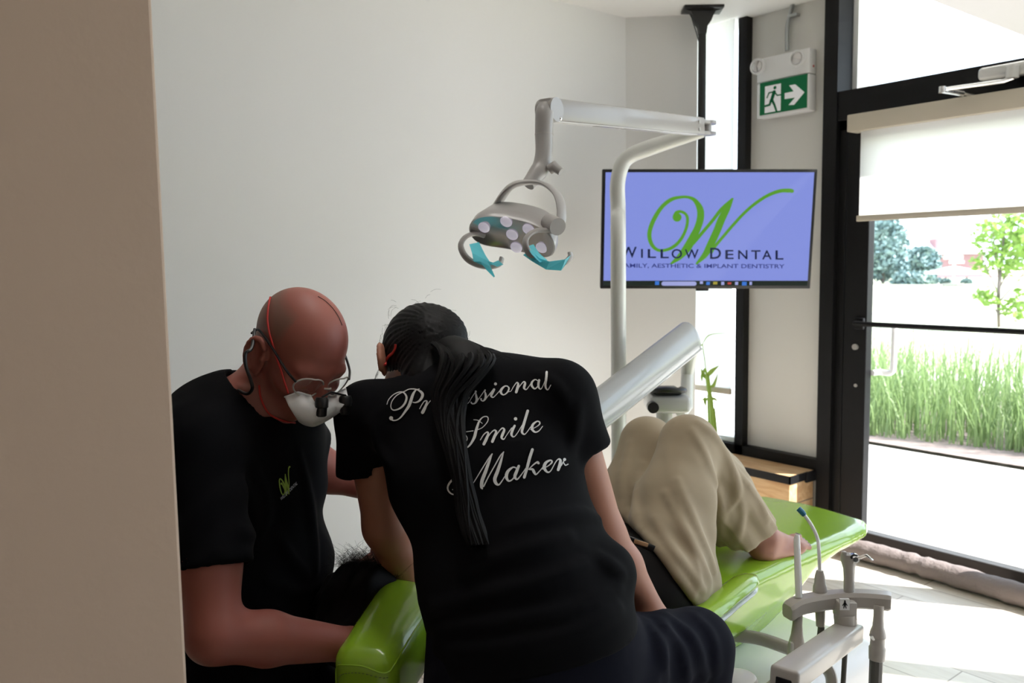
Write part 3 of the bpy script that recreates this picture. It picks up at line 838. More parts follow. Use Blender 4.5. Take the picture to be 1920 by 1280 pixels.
# ------------------------------------------------------------------ person 1: the dentist, leaning over the headrest
HC = P(562, 650, 1.62)
th, ph_ = math.radians(37), math.radians(40)
hF = cv(math.cos(ph_) * math.cos(th), -math.sin(ph_), math.cos(ph_) * math.sin(th))
hU = cv(math.sin(ph_) * math.cos(th), math.cos(ph_), math.sin(ph_) * math.sin(th))
hS = np.cross(hU, hF) * -1
if hS @ CT < 0: hS = -hS
def HL(s, f, u): return HC + hS * s + hF * f + hU * u
tS, tF = cv(-.62, 0, .78), cv(.78, 0, .62)
d_sh, d_el, d_wr = P(374, 838, 1.52), P(402, 1190, 1.42), P(650, 1207, 1.56)
d_sh2, d_el2, d_wr2 = P(540, 828, 1.82), P(616, 886, 1.86), P(742, 925, 1.90)
d_mouth = P(700, 1150, 1.80)
d_sp = [P(462, 778, 1.66), P(438, 905, 1.69), P(454, 1080, 1.745), P(478, 1300, 1.78)]
d_pel = d_sp[3]
d_kn = [np.array((-1.13, .40, .46)), np.array((-1.22, .80, .44))]
d_hip = [d_pel + tS * .09 - (0, 0, .02), d_pel - tS * .09 - (0, 0, .02)]
d_ft = [np.array((-1.20, .38, .05)), np.array((-1.27, .80, .05))]
def dentist_body(Q):
    d = head_sdf(Q, HC, hS, hF, hU, s=1.02)
    d = smin(d, dcap(Q, HL(0, -.035, -.045), P(476, 790, 1.64), .056, .068), .025)
    d = smin(d, detube(Q, d_sp, [.15, .165, .155, .16], [.075, .105, .12, .115], tS), .04)
    d = smin(d, dcap(Q, d_sh, d_el, .060, .046), .03)
    d = smin(d, dell(Q, d_sh * .45 + d_el * .55 + CT * .006, (.058, .058, .095), np.array([tS, tF, (0, 0, 1)])), .03)
    fm = d_el * .62 + d_wr * .38
    d = smin(d, dcap(Q, d_el, fm, .045, .0465), .02); d = smin(d, dcap(Q, fm, d_wr, .0455, .030), .015)
    d = smin(d, hand(Q, d_wr, d_mouth - d_wr, cv(-.2, .9, .3), 1, .55), .012)
    d = smin(d, dcap(Q, d_sh2, d_el2, .056, .043), .03)
    d = smin(d, dcap(Q, d_el2, d_wr2, .042, .028), .02)
    d = smin(d, hand(Q, d_wr2, d_mouth - d_wr2, cv(.7, .5, -.4), -1, .55), .012)
    for i in (0, 1):
        d = smin(d, dcap(Q, d_hip[i], d_kn[i], .075, .052), .03)
    return d
den = empty('person', (d_pel[0], d_pel[1], 0), 'bald person in black polo shirt, white mask and loupes bending over the headrest', 'person')
db = solid('body', dentist_body, (-1.95, .22, .30), (-1.02, 1.15, 1.42), .0036, M['skin_m'], den, 1)
def stubble(V):
    q = (V - HC) @ np.array([hS, hF, hU]).T
    m = (q[:, 1] < .030 - .25 * np.maximum(q[:, 2] - .02, 0)) & (q[:, 2] < .086) & (q[:, 2] > -.055) & (np.linalg.norm(q - (0, 0, 0), axis=1) < .135)
    e = np.clip((.030 - q[:, 1]) / .02, 0, 1) * np.clip((.090 - q[:, 2]) / .02, 0, 1) * np.clip((q[:, 2] + .055) / .02, 0, 1)
    ear = (np.abs(q[:, 0]) > .066) & (np.abs(q[:, 1] + .006) < .028) & (np.abs(q[:, 2] + .022) < .042)
    beard = (q[:, 1] < .09) & (q[:, 1] > .0) & (q[:, 2] < -.045) & (q[:, 2] > -.125) & (np.linalg.norm(q, axis=1) < .15)
    al = np.where(ear, 0, m * e * .62 + beard * .22)
    return np.concatenate([np.broadcast_to(np.array([.155, .105, .08]), (len(V), 3)), al[:, None]], 1)
paint(db, stubble)

cuff = P(404, 1066, 1.45); cuff2 = d_sh2 * .55 + d_el2 * .45
def dentist_shirt(Q):
    def fold(a, t): return (.009 * ((1 - np.abs(np.sin(2.5 * a + 6 * t))) ** 2 - .3)) * np.clip(t * 2 - .3, 0, 1) + .003 * np.sin(23 * t + 2 * a)
    d = detube(Q, d_sp, [.172, .192, .182, .185], [.092, .125, .142, .135], tS, .05, fold)
    d = smin(d, dcap(Q, d_sp[0] - (0, 0, .01), d_sh, .075, .070), .05)
    d = smin(d, dcap(Q, d_sp[0] - (0, 0, .01), d_sh2, .075, .066), .05)
    ax = _n(d_el - d_sh)
    sl = dcap(Q, d_sh, cuff + ax * .06, .071, .070) - .003 * np.sin(((Q - d_sh.astype(f32)) @ ax.astype(f32)) * 70 + 3 * (Q @ CR.astype(f32)) * 20)
    sl = smax(sl, dplane(Q, cuff, ax + np.array((0, 0, -.05))), .006)
    sl = np.maximum(sl, -np.maximum(dcap(Q, d_sh, d_el, .064, .059), -dplane(Q, cuff - ax * .02, ax)))
    ax2 = _n(d_el2 - d_sh2)
    s2 = smax(dcap(Q, d_sh2, d_el2, .068, .066), dplane(Q, cuff2, ax2), .006)
    d = smin(smin(d, sl, .03), s2, .03)
    nb_ = HL(0, -.035, -.045)
    d = smax(d, -smax(dcap(Q, P(478, 765, 1.64), nb_, .074, .085), -dplane(Q, P(478, 785, 1.64), cv(-.25, 1, .0)), .01), .008)
    return d
D_FOLDS = [([(478, 880), (492, 920), (498, 970), (484, 1010)], .011), ([(462, 905), (478, 950), (480, 990)], .010), ([(560, 850), (578, 930), (588, 1010), (592, 1070)], .012), ([(520, 1000), (548, 1050), (575, 1075)], .011), ([(445, 990), (470, 1005), (482, 1000)], .009), ([(400, 1035), (440, 1040), (470, 1030)], .008), ([(500, 1090), (560, 1110), (600, 1100)], .012)]
dentist_shirt = with_folds(dentist_shirt, coarse(dentist_shirt, (-1.95, .2, .42), (-1.1, 1.05, 1.3)), D_FOLDS)
dsh = solid('polo_shirt', dentist_shirt, (-1.95, .2, .42), (-1.1, 1.05, 1.3), .0055, M['shirt'], den, 3)
# collar band
colr = []
for a in np.linspace(0, 2 * math.pi, 26):
    pass
dtr = bvh_of(dsh)
# W logo and practice name embroidered on the chest
L_S = [[(240, 640, 30), (290, 740, 30), (330, 850, 28), (300, 940, 26), (250, 920, 28), (205, 780, 30), (185, 620, 30), (190, 540, 28), (220, 535, 32), (270, 590, 38), (320, 700, 46), (355, 820, 62), (375, 970, 30)], [(370, 830, 30), (345, 600, 38), (340, 410, 26)], [(340, 420, 26), (370, 600, 46), (420, 780, 52), (435, 930, 30)], [(430, 860, 26), (440, 640, 26), (425, 420, 26), (430, 260, 30), (455, 210, 46)]]
printed('chest_logo', L_S, [(242, 660, 58)], lambda x, y: (510 + x / 14.2, 860 + y / 14.2), dtr, M['logo_green'], dsh)
V, F = [], []
fit_text('WILLOW DENTAL', (0, 0, 1, 1), lambda x, y: (524.5 + x * 31 + y * 1.5, 932.5 - x * 31 + y * 6), V, F)
printed('chest_lettering', None, None, None, dtr, M['logo_grey'], dsh, polys=(V, F))

# trousers and shoes, below the edge of the view
def dentist_pants(Q):
    d = detube(Q, [d_pel + (0, 0, .04), d_pel - (0, 0, .06)], [.165, .17], [.125, .13], tS)
    for i in (0, 1):
        d = smin(d, dcap(Q, d_hip[i], d_kn[i], .090, .068), .03); d = smin(d, dcap(Q, d_kn[i], d_ft[i] + (0, 0, .04), .066, .055), .02)
    return d
solid('trousers', dentist_pants, (-1.85, .18, -.02), (-.95, 1.1, .75), .009, M['navy'], den)
for i in (0, 1):
    MB().box((-.06, -.045, 0), (.2, .045, .06), .022, lambda V, i=i: V + np.array((d_ft[i][0], d_ft[i][1], .002))).build('shoe', M['black'], den)

# mask
mC = HL(0, .085, -.056)
def mask_sdf(Q):
    q = (Q - HC.astype(f32)) @ np.array([hS, hF, hU], f32).T
    d = dell(q, (0, .070, -.052), (.062, .062, .052))
    d = smin(d, dcap(q, (0, .112, -.020), (0, .118, -.080), .014, .016), .03)
    d = smin(d, dell(q, (0, .075, -.085), (.05, .045, .03)), .03)
    d = np.maximum(d, -dell(q, (0, .060, -.040), (.060, .056, .075)))
    d = smax(d, -(q @ np.array(_n((0, 1, .30)), f32) - .030), .006)
    d = smax(d, q @ np.array(_n((0, .20, 1)), f32) + .010, .004)
    d = smax(d, np.abs(q[:, 0]) - .064, .004)
    return d
mV, mF = surface(mask_sdf, HC - .2, HC + .2, .004, 2)
mtree = BVHTree.FromPolygons([Vector(v) for v in mV], [tuple(int(i) for i in f) for f in mF])
M_ROWS = [[(534, 744), (548, 739), (560, 735), (582, 741), (605, 742), (628, 737), (649, 728)], [(541, 760), (552, 762), (564, 762), (586, 766), (612, 762), (634, 752), (652, 742)],
          [(551, 776), (560, 780), (572, 784), (590, 786), (614, 778), (634, 766), (648, 756)], [(560, 790), (568, 795), (576, 798), (590, 799), (610, 790), (628, 779), (640, 770)]]
def mask_depth(u, v):
    best = None
    for k in range(0, 60, 3):
        for a in np.linspace(0, 6.28, 10, endpoint=False):
            p = drape(mtree, u + k * math.cos(a), v + k * math.sin(a), 0)
            if p is not None: return (CAM - p) @ CT * -1 * -1
    return -1.56
V = []; nC = 19
for i, row in enumerate(M_ROWS):
    for u, v in cr(row, 3)[:nC]:
        dep = abs(mask_depth(u, v)); V.append(P(u, v, dep + (.004 if i == 0 else 0) + (.004 if i == 3 else 0) - (.016 if i in (1, 2) else 0)))
F = [(i * nC + j, i * nC + j + 1, (i + 1) * nC + j + 1, (i + 1) * nC + j) for i in range(3) for j in range(nC - 1)]
mk = make('face_mask', V, F, M['mask'], den, True)
md = mk.modifiers.new('thickness', 'SOLIDIFY'); md.thickness = .0015; md.offset = 0
seam_ = MB().tube([V[j] + CT * .002 for j in range(nC)], .0016, 6); seam_.build('edge_seam', M['mask'], mk)
btr = bvh_of(db)
def on_body(tree, px, lift, d0=.8): return [p for p in (drape(tree, u, v, lift, d0) for u, v in px) if p is not None]
pth = on_body(btr, [(511, 553), (509, 559), (507, 567), (505, 580), (504, 600), (507, 622), (512, 640), (520, 668), (528, 692), (534, 715), (541, 735)], .003)
MB().tube(cr(pth, 4), .0019, 6).build('head_strap', M['red'], mk)
pth = on_body(btr, [(487, 722), (489, 745), (500, 770), (515, 782), (535, 788), (552, 790)], .003)
MB().tube(cr(pth, 4), .0018, 6).build('neck_strap', M['red'], mk)
pth = on_body(btr, [(596, 556), (610, 565), (624, 579), (634, 594), (641, 610)], .001)
MB().tube(cr(pth, 4), .0006, 6).build('crown_strap', M['black'], mk)

# loupes
lp = bpy.data.objects.new('loupes', None); COL.objects.link(lp); lp.parent = den; lp.location = Vector(HL(0, .1, 0) - world_loc(den))
def rim(e, close=1): return [HL(e * (.034 + .030 * math.cos(a)), .106 - .014 * (abs(math.cos(a)) if math.cos(a) > 0 else .2 * abs(math.cos(a))), -.012 + .022 * math.sin(a)) for a in np.linspace(0, 2 * math.pi, 25)]
for e in (1, -1):
    r_ = rim(e)
    MB().tube(r_, .0016, 6, False).build('lens_rim', M['dkgrey'], lp)
    make('lens', [HL(e * .034, .112, -.012)] + r_[:-1], [(0, i + 1, (i + 1) % 24 + 1) for i in range(24)], M['lens'], lp)
    tp = cr([HL(e * .064, .094, -.004), HL(e * .076, .070, .004), HL(e * .084, .02, .016), HL(e * .088, -.02, .020), HL(e * .085, -.036, .012), HL(e * .083, -.045, -.004)], 6)
    MB().tube(tp, .0024, 8).build('temple', M['black'], lp)
    c = HL(e * .029 - .009, .130, -.018); ax = _n(hF * .62 - hU * .78)
    br_ = MB().lathe(c, ax, [(-.004, .010), (0, .0125), (.014, .0125), (.016, .0105), (.030, .0095), (.032, .007)], 18); br_.build('telescope', M['black'], lp)
MB().tube(cr([HL(.008, .112, -.008), HL(0, .118, -.004), HL(-.008, .112, -.008)], 4), .002, 6).build('bridge', M['dkgrey'], lp)
MB().tube([HL(.020, .128, -.014), HL(0, .124, -.006), HL(-.038, .128, -.014)], .0022, 6).build('telescope_bar', M['black'], lp)
cb_ = [HL(.085, -.040, .010)] + [P(u, v, d) for u, v, d in ((472, 652, 1.53), (461, 662, 1.52), (461, 685, 1.52), (470, 712, 1.53), (473, 728, 1.54), (464, 738, 1.555), (448, 732, 1.58), (436, 722, 1.60))]
MB().tube(cr(cb_, 6), .0032, 8).build('neck_cord', M['black'], lp)

# ------------------------------------------------------------------ person 2: the assistant, seen from behind
w_sp = [P(862, 705, 1.68), P(882, 765, 1.62), P(908, 885, 1.56), P(966, 1060, 1.49), P(1003, 1190, 1.46), P(1010, 1290, 1.46)]
wS = cv(.97, .17, -.10)
w_sh, w_el, w_wr = P(690, 775, 1.66), P(722, 988, 1.69), P(770, 1102, 1.78)
w_sh2, w_el2, w_wr2 = P(1050, 745, 1.58), P(1128, 1000, 1.60), P(1222, 1148, 1.62)
w_hip = [P(1090, 1262, 1.47), P(940, 1285, 1.50)]
w_kn = [P(1302, 1214, 1.64), P(1150, 1265, 1.80)]
w_ft = [np.array((w_kn[0][0] + .02, w_kn[0][1] - .02, .06)), np.array((w_kn[1][0] + .02, w_kn[1][1] - .04, .06))]
WH = P(789, 668, 1.72)
wF = cv(-.30, -.62, -.72); wU = _n(cv(-.10, .78, -.62) - wF * (cv(-.10, .78, -.62) @ wF)); wSd = np.cross(wF, wU)
def WL(s, f, u): return WH + wSd * s + wF * f + wU * u
w_mouth = P(735, 1150, 1.85)
def woman_body(Q):
    d = head_sdf(Q, WH, wSd, wF, wU, s=.93)
    d = smin(d, dcap(Q, WL(0, -.03, -.05), w_sp[1] + CU * .02, .048, .058), .03)
    d = smin(d, detube(Q, w_sp, [.06, .145, .14, .13, .155, .165], [.05, .075, .095, .095, .11, .12], wS), .04)
    for sh, el, wr, mo, sd_, nv in ((w_sh, w_el, w_wr, w_mouth, 1, cv(-.3, .8, .4)), (w_sh2, w_el2, w_wr2, P(1262, 1205, 1.64), -1, cv(.6, .5, .3))):
        d = smin(d, dcap(Q, sh, el, .050, .043), .03)
        fm = el * .6 + wr * .4
        d = smin(d, dcap(Q, el, fm, .042, .040), .02); d = smin(d, dcap(Q, fm, wr, .039, .026), .015)
        d = smin(d, hand(Q, wr, mo - wr, nv, sd_, .45, s=.92), .012)
    for i in (0, 1):
        d = smin(d, dcap(Q, w_hip[i], w_kn[i], .085, .055), .03)
    return d
wom = empty('person', (w_sp[5][0], w_sp[5][1], 0), 'person with long black ponytail and lettered black shirt seated with back to the view', 'person')
wb = solid('body', woman_body, (-1.75, .60, .42), (-.78, 1.60, 1.40), .0042, M['skin_w'], wom)
paint(wb, lambda V: np.zeros((len(V), 4)) + np.array([.3, .15, .1, 0]))

wc1, wc2 = P(676, 886, 1.68), P(1096, 846, 1.59)
def woman_shirt(Q):
    def fold(a, t):
        return (.009 * ((1 - np.abs(np.sin(11 * t + .8 * np.sin(a + 1) + a * .9))) ** 2 - .3) * np.clip(t * 2.2 - .75, 0, 1.2) + .003 * np.sin(4 * a + 13 * t)) * (np.abs(a) > 0)
    d = detube(Q, w_sp, [.085, .174, .168, .156, .172, .185], [.06, .098, .116, .118, .130, .14], wS, .05, fold)
    d = smin(d, dcap(Q, w_sp[1], w_sh, .070, .062), .05)
    d = smin(d, dcap(Q, w_sp[1], w_sh2, .070, .066), .05)
    d = smin(d, dell(Q, P(1142, 1072, 1.47), (.040, .05, .045)), .04)
    for sh, el, cf, w0, w1_ in ((w_sh, w_el, wc1, .060, .060), (w_sh2, w_el2, wc2, .062, .058)):
        ax = _n(el - sh)
        sl = smax(dcap(Q, sh, cf + ax * .06, w0, w1_), dplane(Q, cf, ax), .005)
        sl = np.maximum(sl, -np.maximum(dcap(Q, sh, el, .052, .050), -dplane(Q, cf - ax * .02, ax)))
        d = smin(d, sl, .028)
    hm = P(1000, 1215, 1.46)
    d = smax(d, -dplane(Q, hm, cv(-.18, .98, 0)), .008)
    d = smax(d, -dell(Q, WL(0, -.02, -.02), (.085, .085, .085)), .012)
    return d
W_FOLDS = [([(953, 987), (1033, 970), (1100, 965), (1140, 985)], .012), ([(867, 1067), (967, 1036), (1067, 1005)], .011), ([(813, 1140), (900, 1116), (1017, 1090), (1120, 1040)], .013), ([(817, 1183), (933, 1167), (1067, 1145), (1160, 1100)], .012),
           ([(1095, 1036), (1135, 1052), (1165, 1075)], .011), ([(815, 1222), (960, 1210), (1090, 1180), (1160, 1140)], .012), ([(1085, 760), (1080, 800), (1072, 840)], .010), ([(700, 800), (712, 840), (735, 875)], .010), ([(1010, 700), (1040, 722), (1062, 750)], .009)]
woman_shirt = with_folds(woman_shirt, coarse(woman_shirt, (-1.75, .6, .55), (-.8, 1.35, 1.40)), W_FOLDS)
wsh = solid('shirt', woman_shirt, (-1.75, .6, .55), (-.8, 1.35, 1.40), .0055, M['shirt'], wom, 3)
wtr = bvh_of(wsh)
def woman_pants(Q):
    def fold(a, t): return (.009 * (1 - np.abs(np.sin(2 * a + 7 * t + .5))) ** 2.5 + .004 * np.sin(5 * a + 20 * t)) * np.clip(1.1 - t, .25, 1)
    d = detube(Q, [P(998, 1180, 1.46), P(1006, 1300, 1.46)], [.185, .20], [.13, .145], wS)
    for i in (0, 1):
        d = smin(d, detube(Q, [w_hip[i], w_kn[i]], [.100, .074], [.100, .074], wS, .03, fold), .035)
        d = smin(d, dcap(Q, w_kn[i], w_ft[i] + (0, 0, .05), .073, .062), .02)
    return d
P_FOLDS = [([(1215, 1165), (1240, 1215), (1248, 1275)], .012), ([(1235, 1160), (1275, 1215), (1290, 1275)], .011), ([(1255, 1155), (1300, 1200), (1322, 1270)], .011), ([(1300, 1150), (1335, 1195), (1345, 1260)], .010)]
woman_pants = with_folds(woman_pants, coarse(woman_pants, (-1.6, .55, .03), (-.75, 1.75, 1.0)), P_FOLDS)
solid('trousers', woman_pants, (-1.6, .55, .03), (-.75, 1.75, 1.0), .0065, M['navy'], wom, 3)
for i in (0, 1):
    MB().box((-.045, -.06, 0), (.045, .19, .06), .022, lambda V, i=i: V + np.array((w_ft[i][0], w_ft[i][1], .002))).build('shoe', M['black'], wom)

# lettering on the back
O1 = lambda x, y: (720 + x / 11.64, 690 + y / 11.64)
T1 = [[(75, 795, 18), (110, 700, 18), (200, 600, 20), (310, 540, 22), (400, 530, 26), (460, 560, 34), (500, 640, 44), (480, 740, 46), (420, 830, 42), (330, 895, 34), (230, 920, 26), (175, 890, 24), (160, 820, 20), (190, 720, 20), (270, 620, 20), (360, 560, 20), (460, 515, 20), (550, 470, 20), (650, 463, 22), (740, 480, 30), (820, 530, 55), (850, 590, 62), (820, 670, 55), (760, 730, 40), (690, 755, 26), (640, 748, 20)],
      [(780, 460, 14), (700, 490, 30), (640, 580, 55), (600, 700, 66), (550, 830, 62), (470, 950, 48), (380, 1070, 34), (300, 1130, 26), (220, 1145, 26), (180, 1125, 40)],
      [(785, 890, 18), (840, 790, 20), (890, 725, 22), (935, 720, 30), (940, 760, 40), (900, 870, 64), (850, 970, 72)], [(940, 830, 16), (990, 750, 18), (1040, 705, 24), (1072, 712, 26)],
      [(1190, 735, 26), (1140, 780, 44), (1130, 840, 40), (1180, 885, 22), (1250, 840, 26), (1265, 770, 30), (1220, 725, 24), (1190, 735, 24)], [(1250, 840, 14), (1340, 760, 14), (1440, 620, 18), (1480, 520, 22), (1440, 520, 34), (1390, 700, 50), (1330, 860, 46), (1290, 950, 24)], [(1330, 850, 16), (1420, 760, 16), (1500, 700, 22), (1490, 660, 30), (1440, 720, 44), (1450, 790, 30), (1530, 760, 16)]]
O2 = lambda x, y: (860 + x / 10.105, 690 + y / 10.105)
T2 = [[(-40, 700, 14), (90, 650, 14), (185, 580, 24), (180, 530, 26), (110, 560, 34), (70, 640, 36), (115, 700, 22), (190, 660, 12), (250, 560, 14), (330, 440, 16)], [(318, 445, 14), (335, 540, 40), (345, 610, 48), (310, 670, 30), (260, 680, 22), (238, 655, 28)],
      [(330, 660, 14), (400, 560, 14), (497, 420, 16)], [(490, 430, 14), (510, 500, 36), (510, 570, 44), (470, 625, 26), (430, 615, 22), (425, 590, 34)],
      [(505, 605, 12), (560, 530, 14), (640, 430, 18)], [(670, 410, 44), (635, 480, 48), (615, 530, 40), (650, 560, 22), (700, 520, 14), (790, 420, 14)],
      [(925, 345, 18), (870, 350, 28), (810, 410, 46), (800, 470, 44), (850, 512, 22), (920, 465, 26), (952, 390, 30), (925, 348, 20)], [(935, 455, 12), (990, 440, 12), (1030, 370, 14), (1095, 282, 20), (1125, 300, 36), (1120, 360, 52), (1090, 460, 50)],
      [(1110, 420, 12), (1170, 330, 16), (1230, 265, 22), (1258, 290, 40), (1245, 345, 48), (1240, 385, 40), (1280, 410, 20), (1340, 340, 12), (1385, 270, 14)],
      [(1508, 245, 16), (1450, 222, 22), (1390, 275, 40), (1387, 340, 44), (1440, 395, 26), (1490, 360, 18), (1515, 290, 20)], [(1530, 232, 42), (1515, 300, 44), (1520, 370, 36), (1560, 400, 18), (1600, 340, 12), (1640, 250, 14)], [(1668, 84, 42), (1662, 200, 44), (1650, 320, 42), (1665, 390, 30), (1700, 405, 20), (1750, 322, 14)]]
O3 = lambda x, y: (830 + x / 9.6, 760 + y / 9.6)
T3_ = [[(560, 262, 12), (640, 275, 14), (715, 330, 12)], [(640, 440, 14), (720, 400, 14), (800, 310, 16), (820, 240, 18), (790, 205, 18), (720, 220, 20), (660, 290, 30), (630, 370, 44), (600, 470, 50), (575, 570, 52), (530, 660, 40), (480, 730, 30), (420, 775, 18), (300, 815, 18), (180, 812, 18), (105, 775, 16), (65, 705, 18), (85, 640, 14), (150, 590, 12)], [(430, 480, 12), (550, 462, 14)], [(420, 540, 12), (445, 600, 14), (420, 670, 12)],
       [(680, 625, 16), (740, 530, 18), (800, 485, 24), (820, 515, 36), (790, 600, 52), (742, 700, 50)], [(780, 640, 12), (860, 510, 16), (930, 450, 24), (962, 485, 40), (930, 570, 50), (895, 655, 48)], [(920, 620, 12), (1000, 490, 16), (1070, 415, 24), (1108, 445, 38), (1080, 520, 50), (1060, 585, 40), (1100, 612, 20), (1150, 540, 12), (1240, 410, 16)],
       [(1293, 372, 40), (1255, 450, 48), (1237, 530, 42), (1275, 570, 22), (1330, 520, 14), (1430, 360, 14)], [(1528, 102, 48), (1490, 230, 48), (1440, 400, 48), (1425, 485, 42), (1465, 525, 24), (1510, 490, 14), (1580, 390, 14)],
       [(1580, 440, 14), (1680, 390, 14), (1740, 340, 24), (1735, 300, 26), (1690, 292, 24), (1620, 350, 42), (1605, 430, 46), (1660, 485, 28), (1730, 460, 18), (1792, 380, 14)]]
O4 = lambda x, y: (830 + x / 7.68, 835 + y / 7.68)
T4 = [[(245, 452, 24), (150, 490, 30), (85, 570, 26), (80, 640, 22), (130, 695, 20), (200, 708, 18), (260, 705, 14), (340, 670, 12), (430, 560, 12), (560, 350, 14), (660, 190, 16), (712, 125, 18)], [(145, 635, 14), (200, 642, 14), (260, 634, 14)],
      [(710, 128, 14), (670, 230, 36), (620, 370, 48), (570, 500, 50), (560, 590, 46), (570, 622, 22)], [(590, 590, 20), (660, 450, 16), (750, 290, 16), (830, 150, 18), (878, 95, 14)], [(874, 98, 14), (840, 220, 34), (790, 370, 48), (750, 480, 50), (767, 545, 42), (810, 565, 22), (860, 500, 14), (890, 450, 12)],
      [(1055, 325, 18), (1010, 315, 22), (940, 370, 42), (915, 450, 46), (950, 512, 26), (1010, 480, 18), (1058, 390, 18)], [(1093, 297, 36), (1060, 380, 44), (1037, 450, 42), (1070, 488, 22), (1130, 420, 14), (1200, 320, 12)],
      [(1288, 62, 40), (1250, 180, 42), (1210, 330, 40), (1172, 458, 40)], [(1235, 345, 14), (1300, 280, 18), (1360, 240, 26), (1378, 258, 28)], [(1240, 345, 18), (1290, 345, 34), (1310, 380, 40), (1338, 418, 22), (1390, 370, 14), (1440, 310, 14)],
      [(1430, 340, 12), (1520, 290, 14), (1568, 240, 24), (1545, 214, 22), (1480, 250, 40), (1457, 320, 46), (1500, 382, 26), (1550, 365, 16), (1620, 240, 14), (1662, 198, 20), (1688, 215, 36), (1680, 280, 46), (1657, 350, 40)], [(1700, 290, 14), (1748, 205, 16)], [(1735, 250, 14), (1760, 285, 16), (1798, 270, 14)]]
for nm, st_, dots, o_ in (('printed_word', T1, [(165, 1095, 88), (1075, 716, 30)], O1), ('printed_word', T2, [(697, 305, 56), (325, 448, 40), (500, 424, 30)], O2), ('printed_word', T3_, [(1310, 247, 60)], O3), ('printed_word', T4, [(1748, 204, 44), (1372, 252, 36)], O4)):
    printed(nm, st_, dots, o_, wtr, M['print'], wsh)

# hair: cap, ponytail of strands, loose hairs
def hair_cap(Q):
    q = (Q - WH.astype(f32)) @ np.array([wSd, wF, wU], f32).T
    a = np.arctan2(q[:, 0], q[:, 2] + .02)
    g = .0010 * np.sin(38 * a + 2.5 * np.sin(q[:, 1] * 30)) + .0006 * np.sin(61 * a + 1)
    d = dell(q, (0, -.010, .016), (.080, .100, .086))
    d = smin(d, dell(q, (.020, -.085, -.012), (.055, .040, .060)), .03)
    d = smin(d, dcap(q, (0, -.05, -.03), (0, -.055, -.11), .056, .048), .03) - g
    d = smax(d, q @ np.array(_n((0, 1, -.35)), f32) - .048, .01)
    d = np.maximum(d, -dell(q, (0, .05, -.08), (.09, .075, .07)))
    return d
hair = solid('hair', hair_cap, WH - .2, WH + .2, .003, M['hair'], wom, 2)
ws_t = [(852, 664, 1.60), (880, 690, 1.52), (852, 740, 1.475), (848, 790, 1.45), (858, 850, 1.415), (870, 905, 1.395), (884, 965, 1.375), (902, 1022, 1.365)]
tail = MB(); rr = random.Random(3)
wid = [.040, .050, .034, .025, .018, .015, .017, .017]
cen = [P(*p) for p in ws_t]
base_tail = cr(cen, 6); bw = np.interp(np.linspace(0, 1, len(base_tail)), np.linspace(0, 1, 8), wid)
for i in range(len(base_tail)):       # keep the tail lying on the shirt
    u, v = proj(base_tail[i]); p = drape(wtr, u, v, .012 + bw[i] * .25)
    if p is not None: base_tail[i] = p
tail.tube(base_tail, bw * .72, 14, ab=(1, .55), side=CR)
for k in range(46):
    a0 = rr.uniform(0, 6.28); rad = rr.uniform(.55, 1.0); tw = rr.uniform(-1.2, 1.6); pts = []; nn_ = len(base_tail)
    for i, c in enumerate(base_tail):
        s = i / (nn_ - 1); a = a0 + tw * s * 3; fl = 1 + .35 * max(0, s - .7) * rr.uniform(.3, 2)
        pts.append(c + CR * math.cos(a) * bw[i] * rad * fl + CT * (math.sin(a) * bw[i] * rad * .55 + .002))
    tail.tube(cr(pts[::3], 3), [.0042] * (len(cr(pts[::3], 3)) - 2) + [.002, .0008], 5)
tail.build('ponytail', M['hair'], wom, True, 60)
lo_ = MB()
for k in range(60):
    a = rr.uniform(-2.2, 2.2); f0 = rr.uniform(-.09, .05)
    c = WL(math.sin(a) * .083, f0, .018 + math.cos(a) * .090)
    n_ = _n(c - WH); t_ = _n(np.cross(n_, wF) * rr.choice((-1, 1)) + wF * rr.uniform(-.5, .5)); ln = rr.uniform(.008, .022)
    lo_.tube(cr([c - n_ * .003, c + n_ * ln * .22 + t_ * ln * .5, c + n_ * ln * rr.uniform(.15, .45) + t_ * ln * 1.1], 4), .0002, 3, False)
for k in range(10):
    c = WL(-.08, .03 + rr.uniform(-.02, .02), -.02); lo_.tube(cr([c, c + wSd * -.012 - CU * .03, c + wSd * rr.uniform(-.012, .0) - CU * rr.uniform(.05, .08)], 4), .00022, 3, False)
for k in range(12):
    c = P(1000 - rr.uniform(60, 120), 668 + rr.uniform(0, 25), 1.56); lo_.tube(cr([c, c + CR * .02 + CU * .012, c + CR * rr.uniform(.03, .05) + CU * rr.uniform(-.01, .012)], 4), .0002, 3, False)
tag(lo_.build('loose_hair', M['hair'], wom), kind='stuff')
# ear loop of the mask
wbt = bvh_of(wb)
e0 = WL(-.079 * .93, -.0, .008)
hbt = bvh_of(hair)
lpp = [drape(hbt, u, v, .003) for u, v in ((744, 646), (743, 653), (738, 661), (731, 668), (726, 676))]
lpp = [p for p in lpp if p is not None] + [P(722, 684, 1.66)]
MB().tube(cr(lpp, 4), .0032, 8, ab=(1, .6)).build('mask_loop', M['red'], wom)
def wmask(Q):
    q = (Q - WH.astype(f32)) @ np.array([wSd, wF, wU], f32).T
    d = smin(dell(q, (0, .065, -.052), (.058, .060, .052)), dcap(q, (0, .104, -.02), (0, .108, -.076), .012, .014), .03)
    d = smax(d, -(q[:, 1] - .045), .004); d = smax(d, q[:, 2] + .012, .004)
    return d
solid('face_mask', wmask, WH - .2, WH + .2, .004, M['mask'], wom)

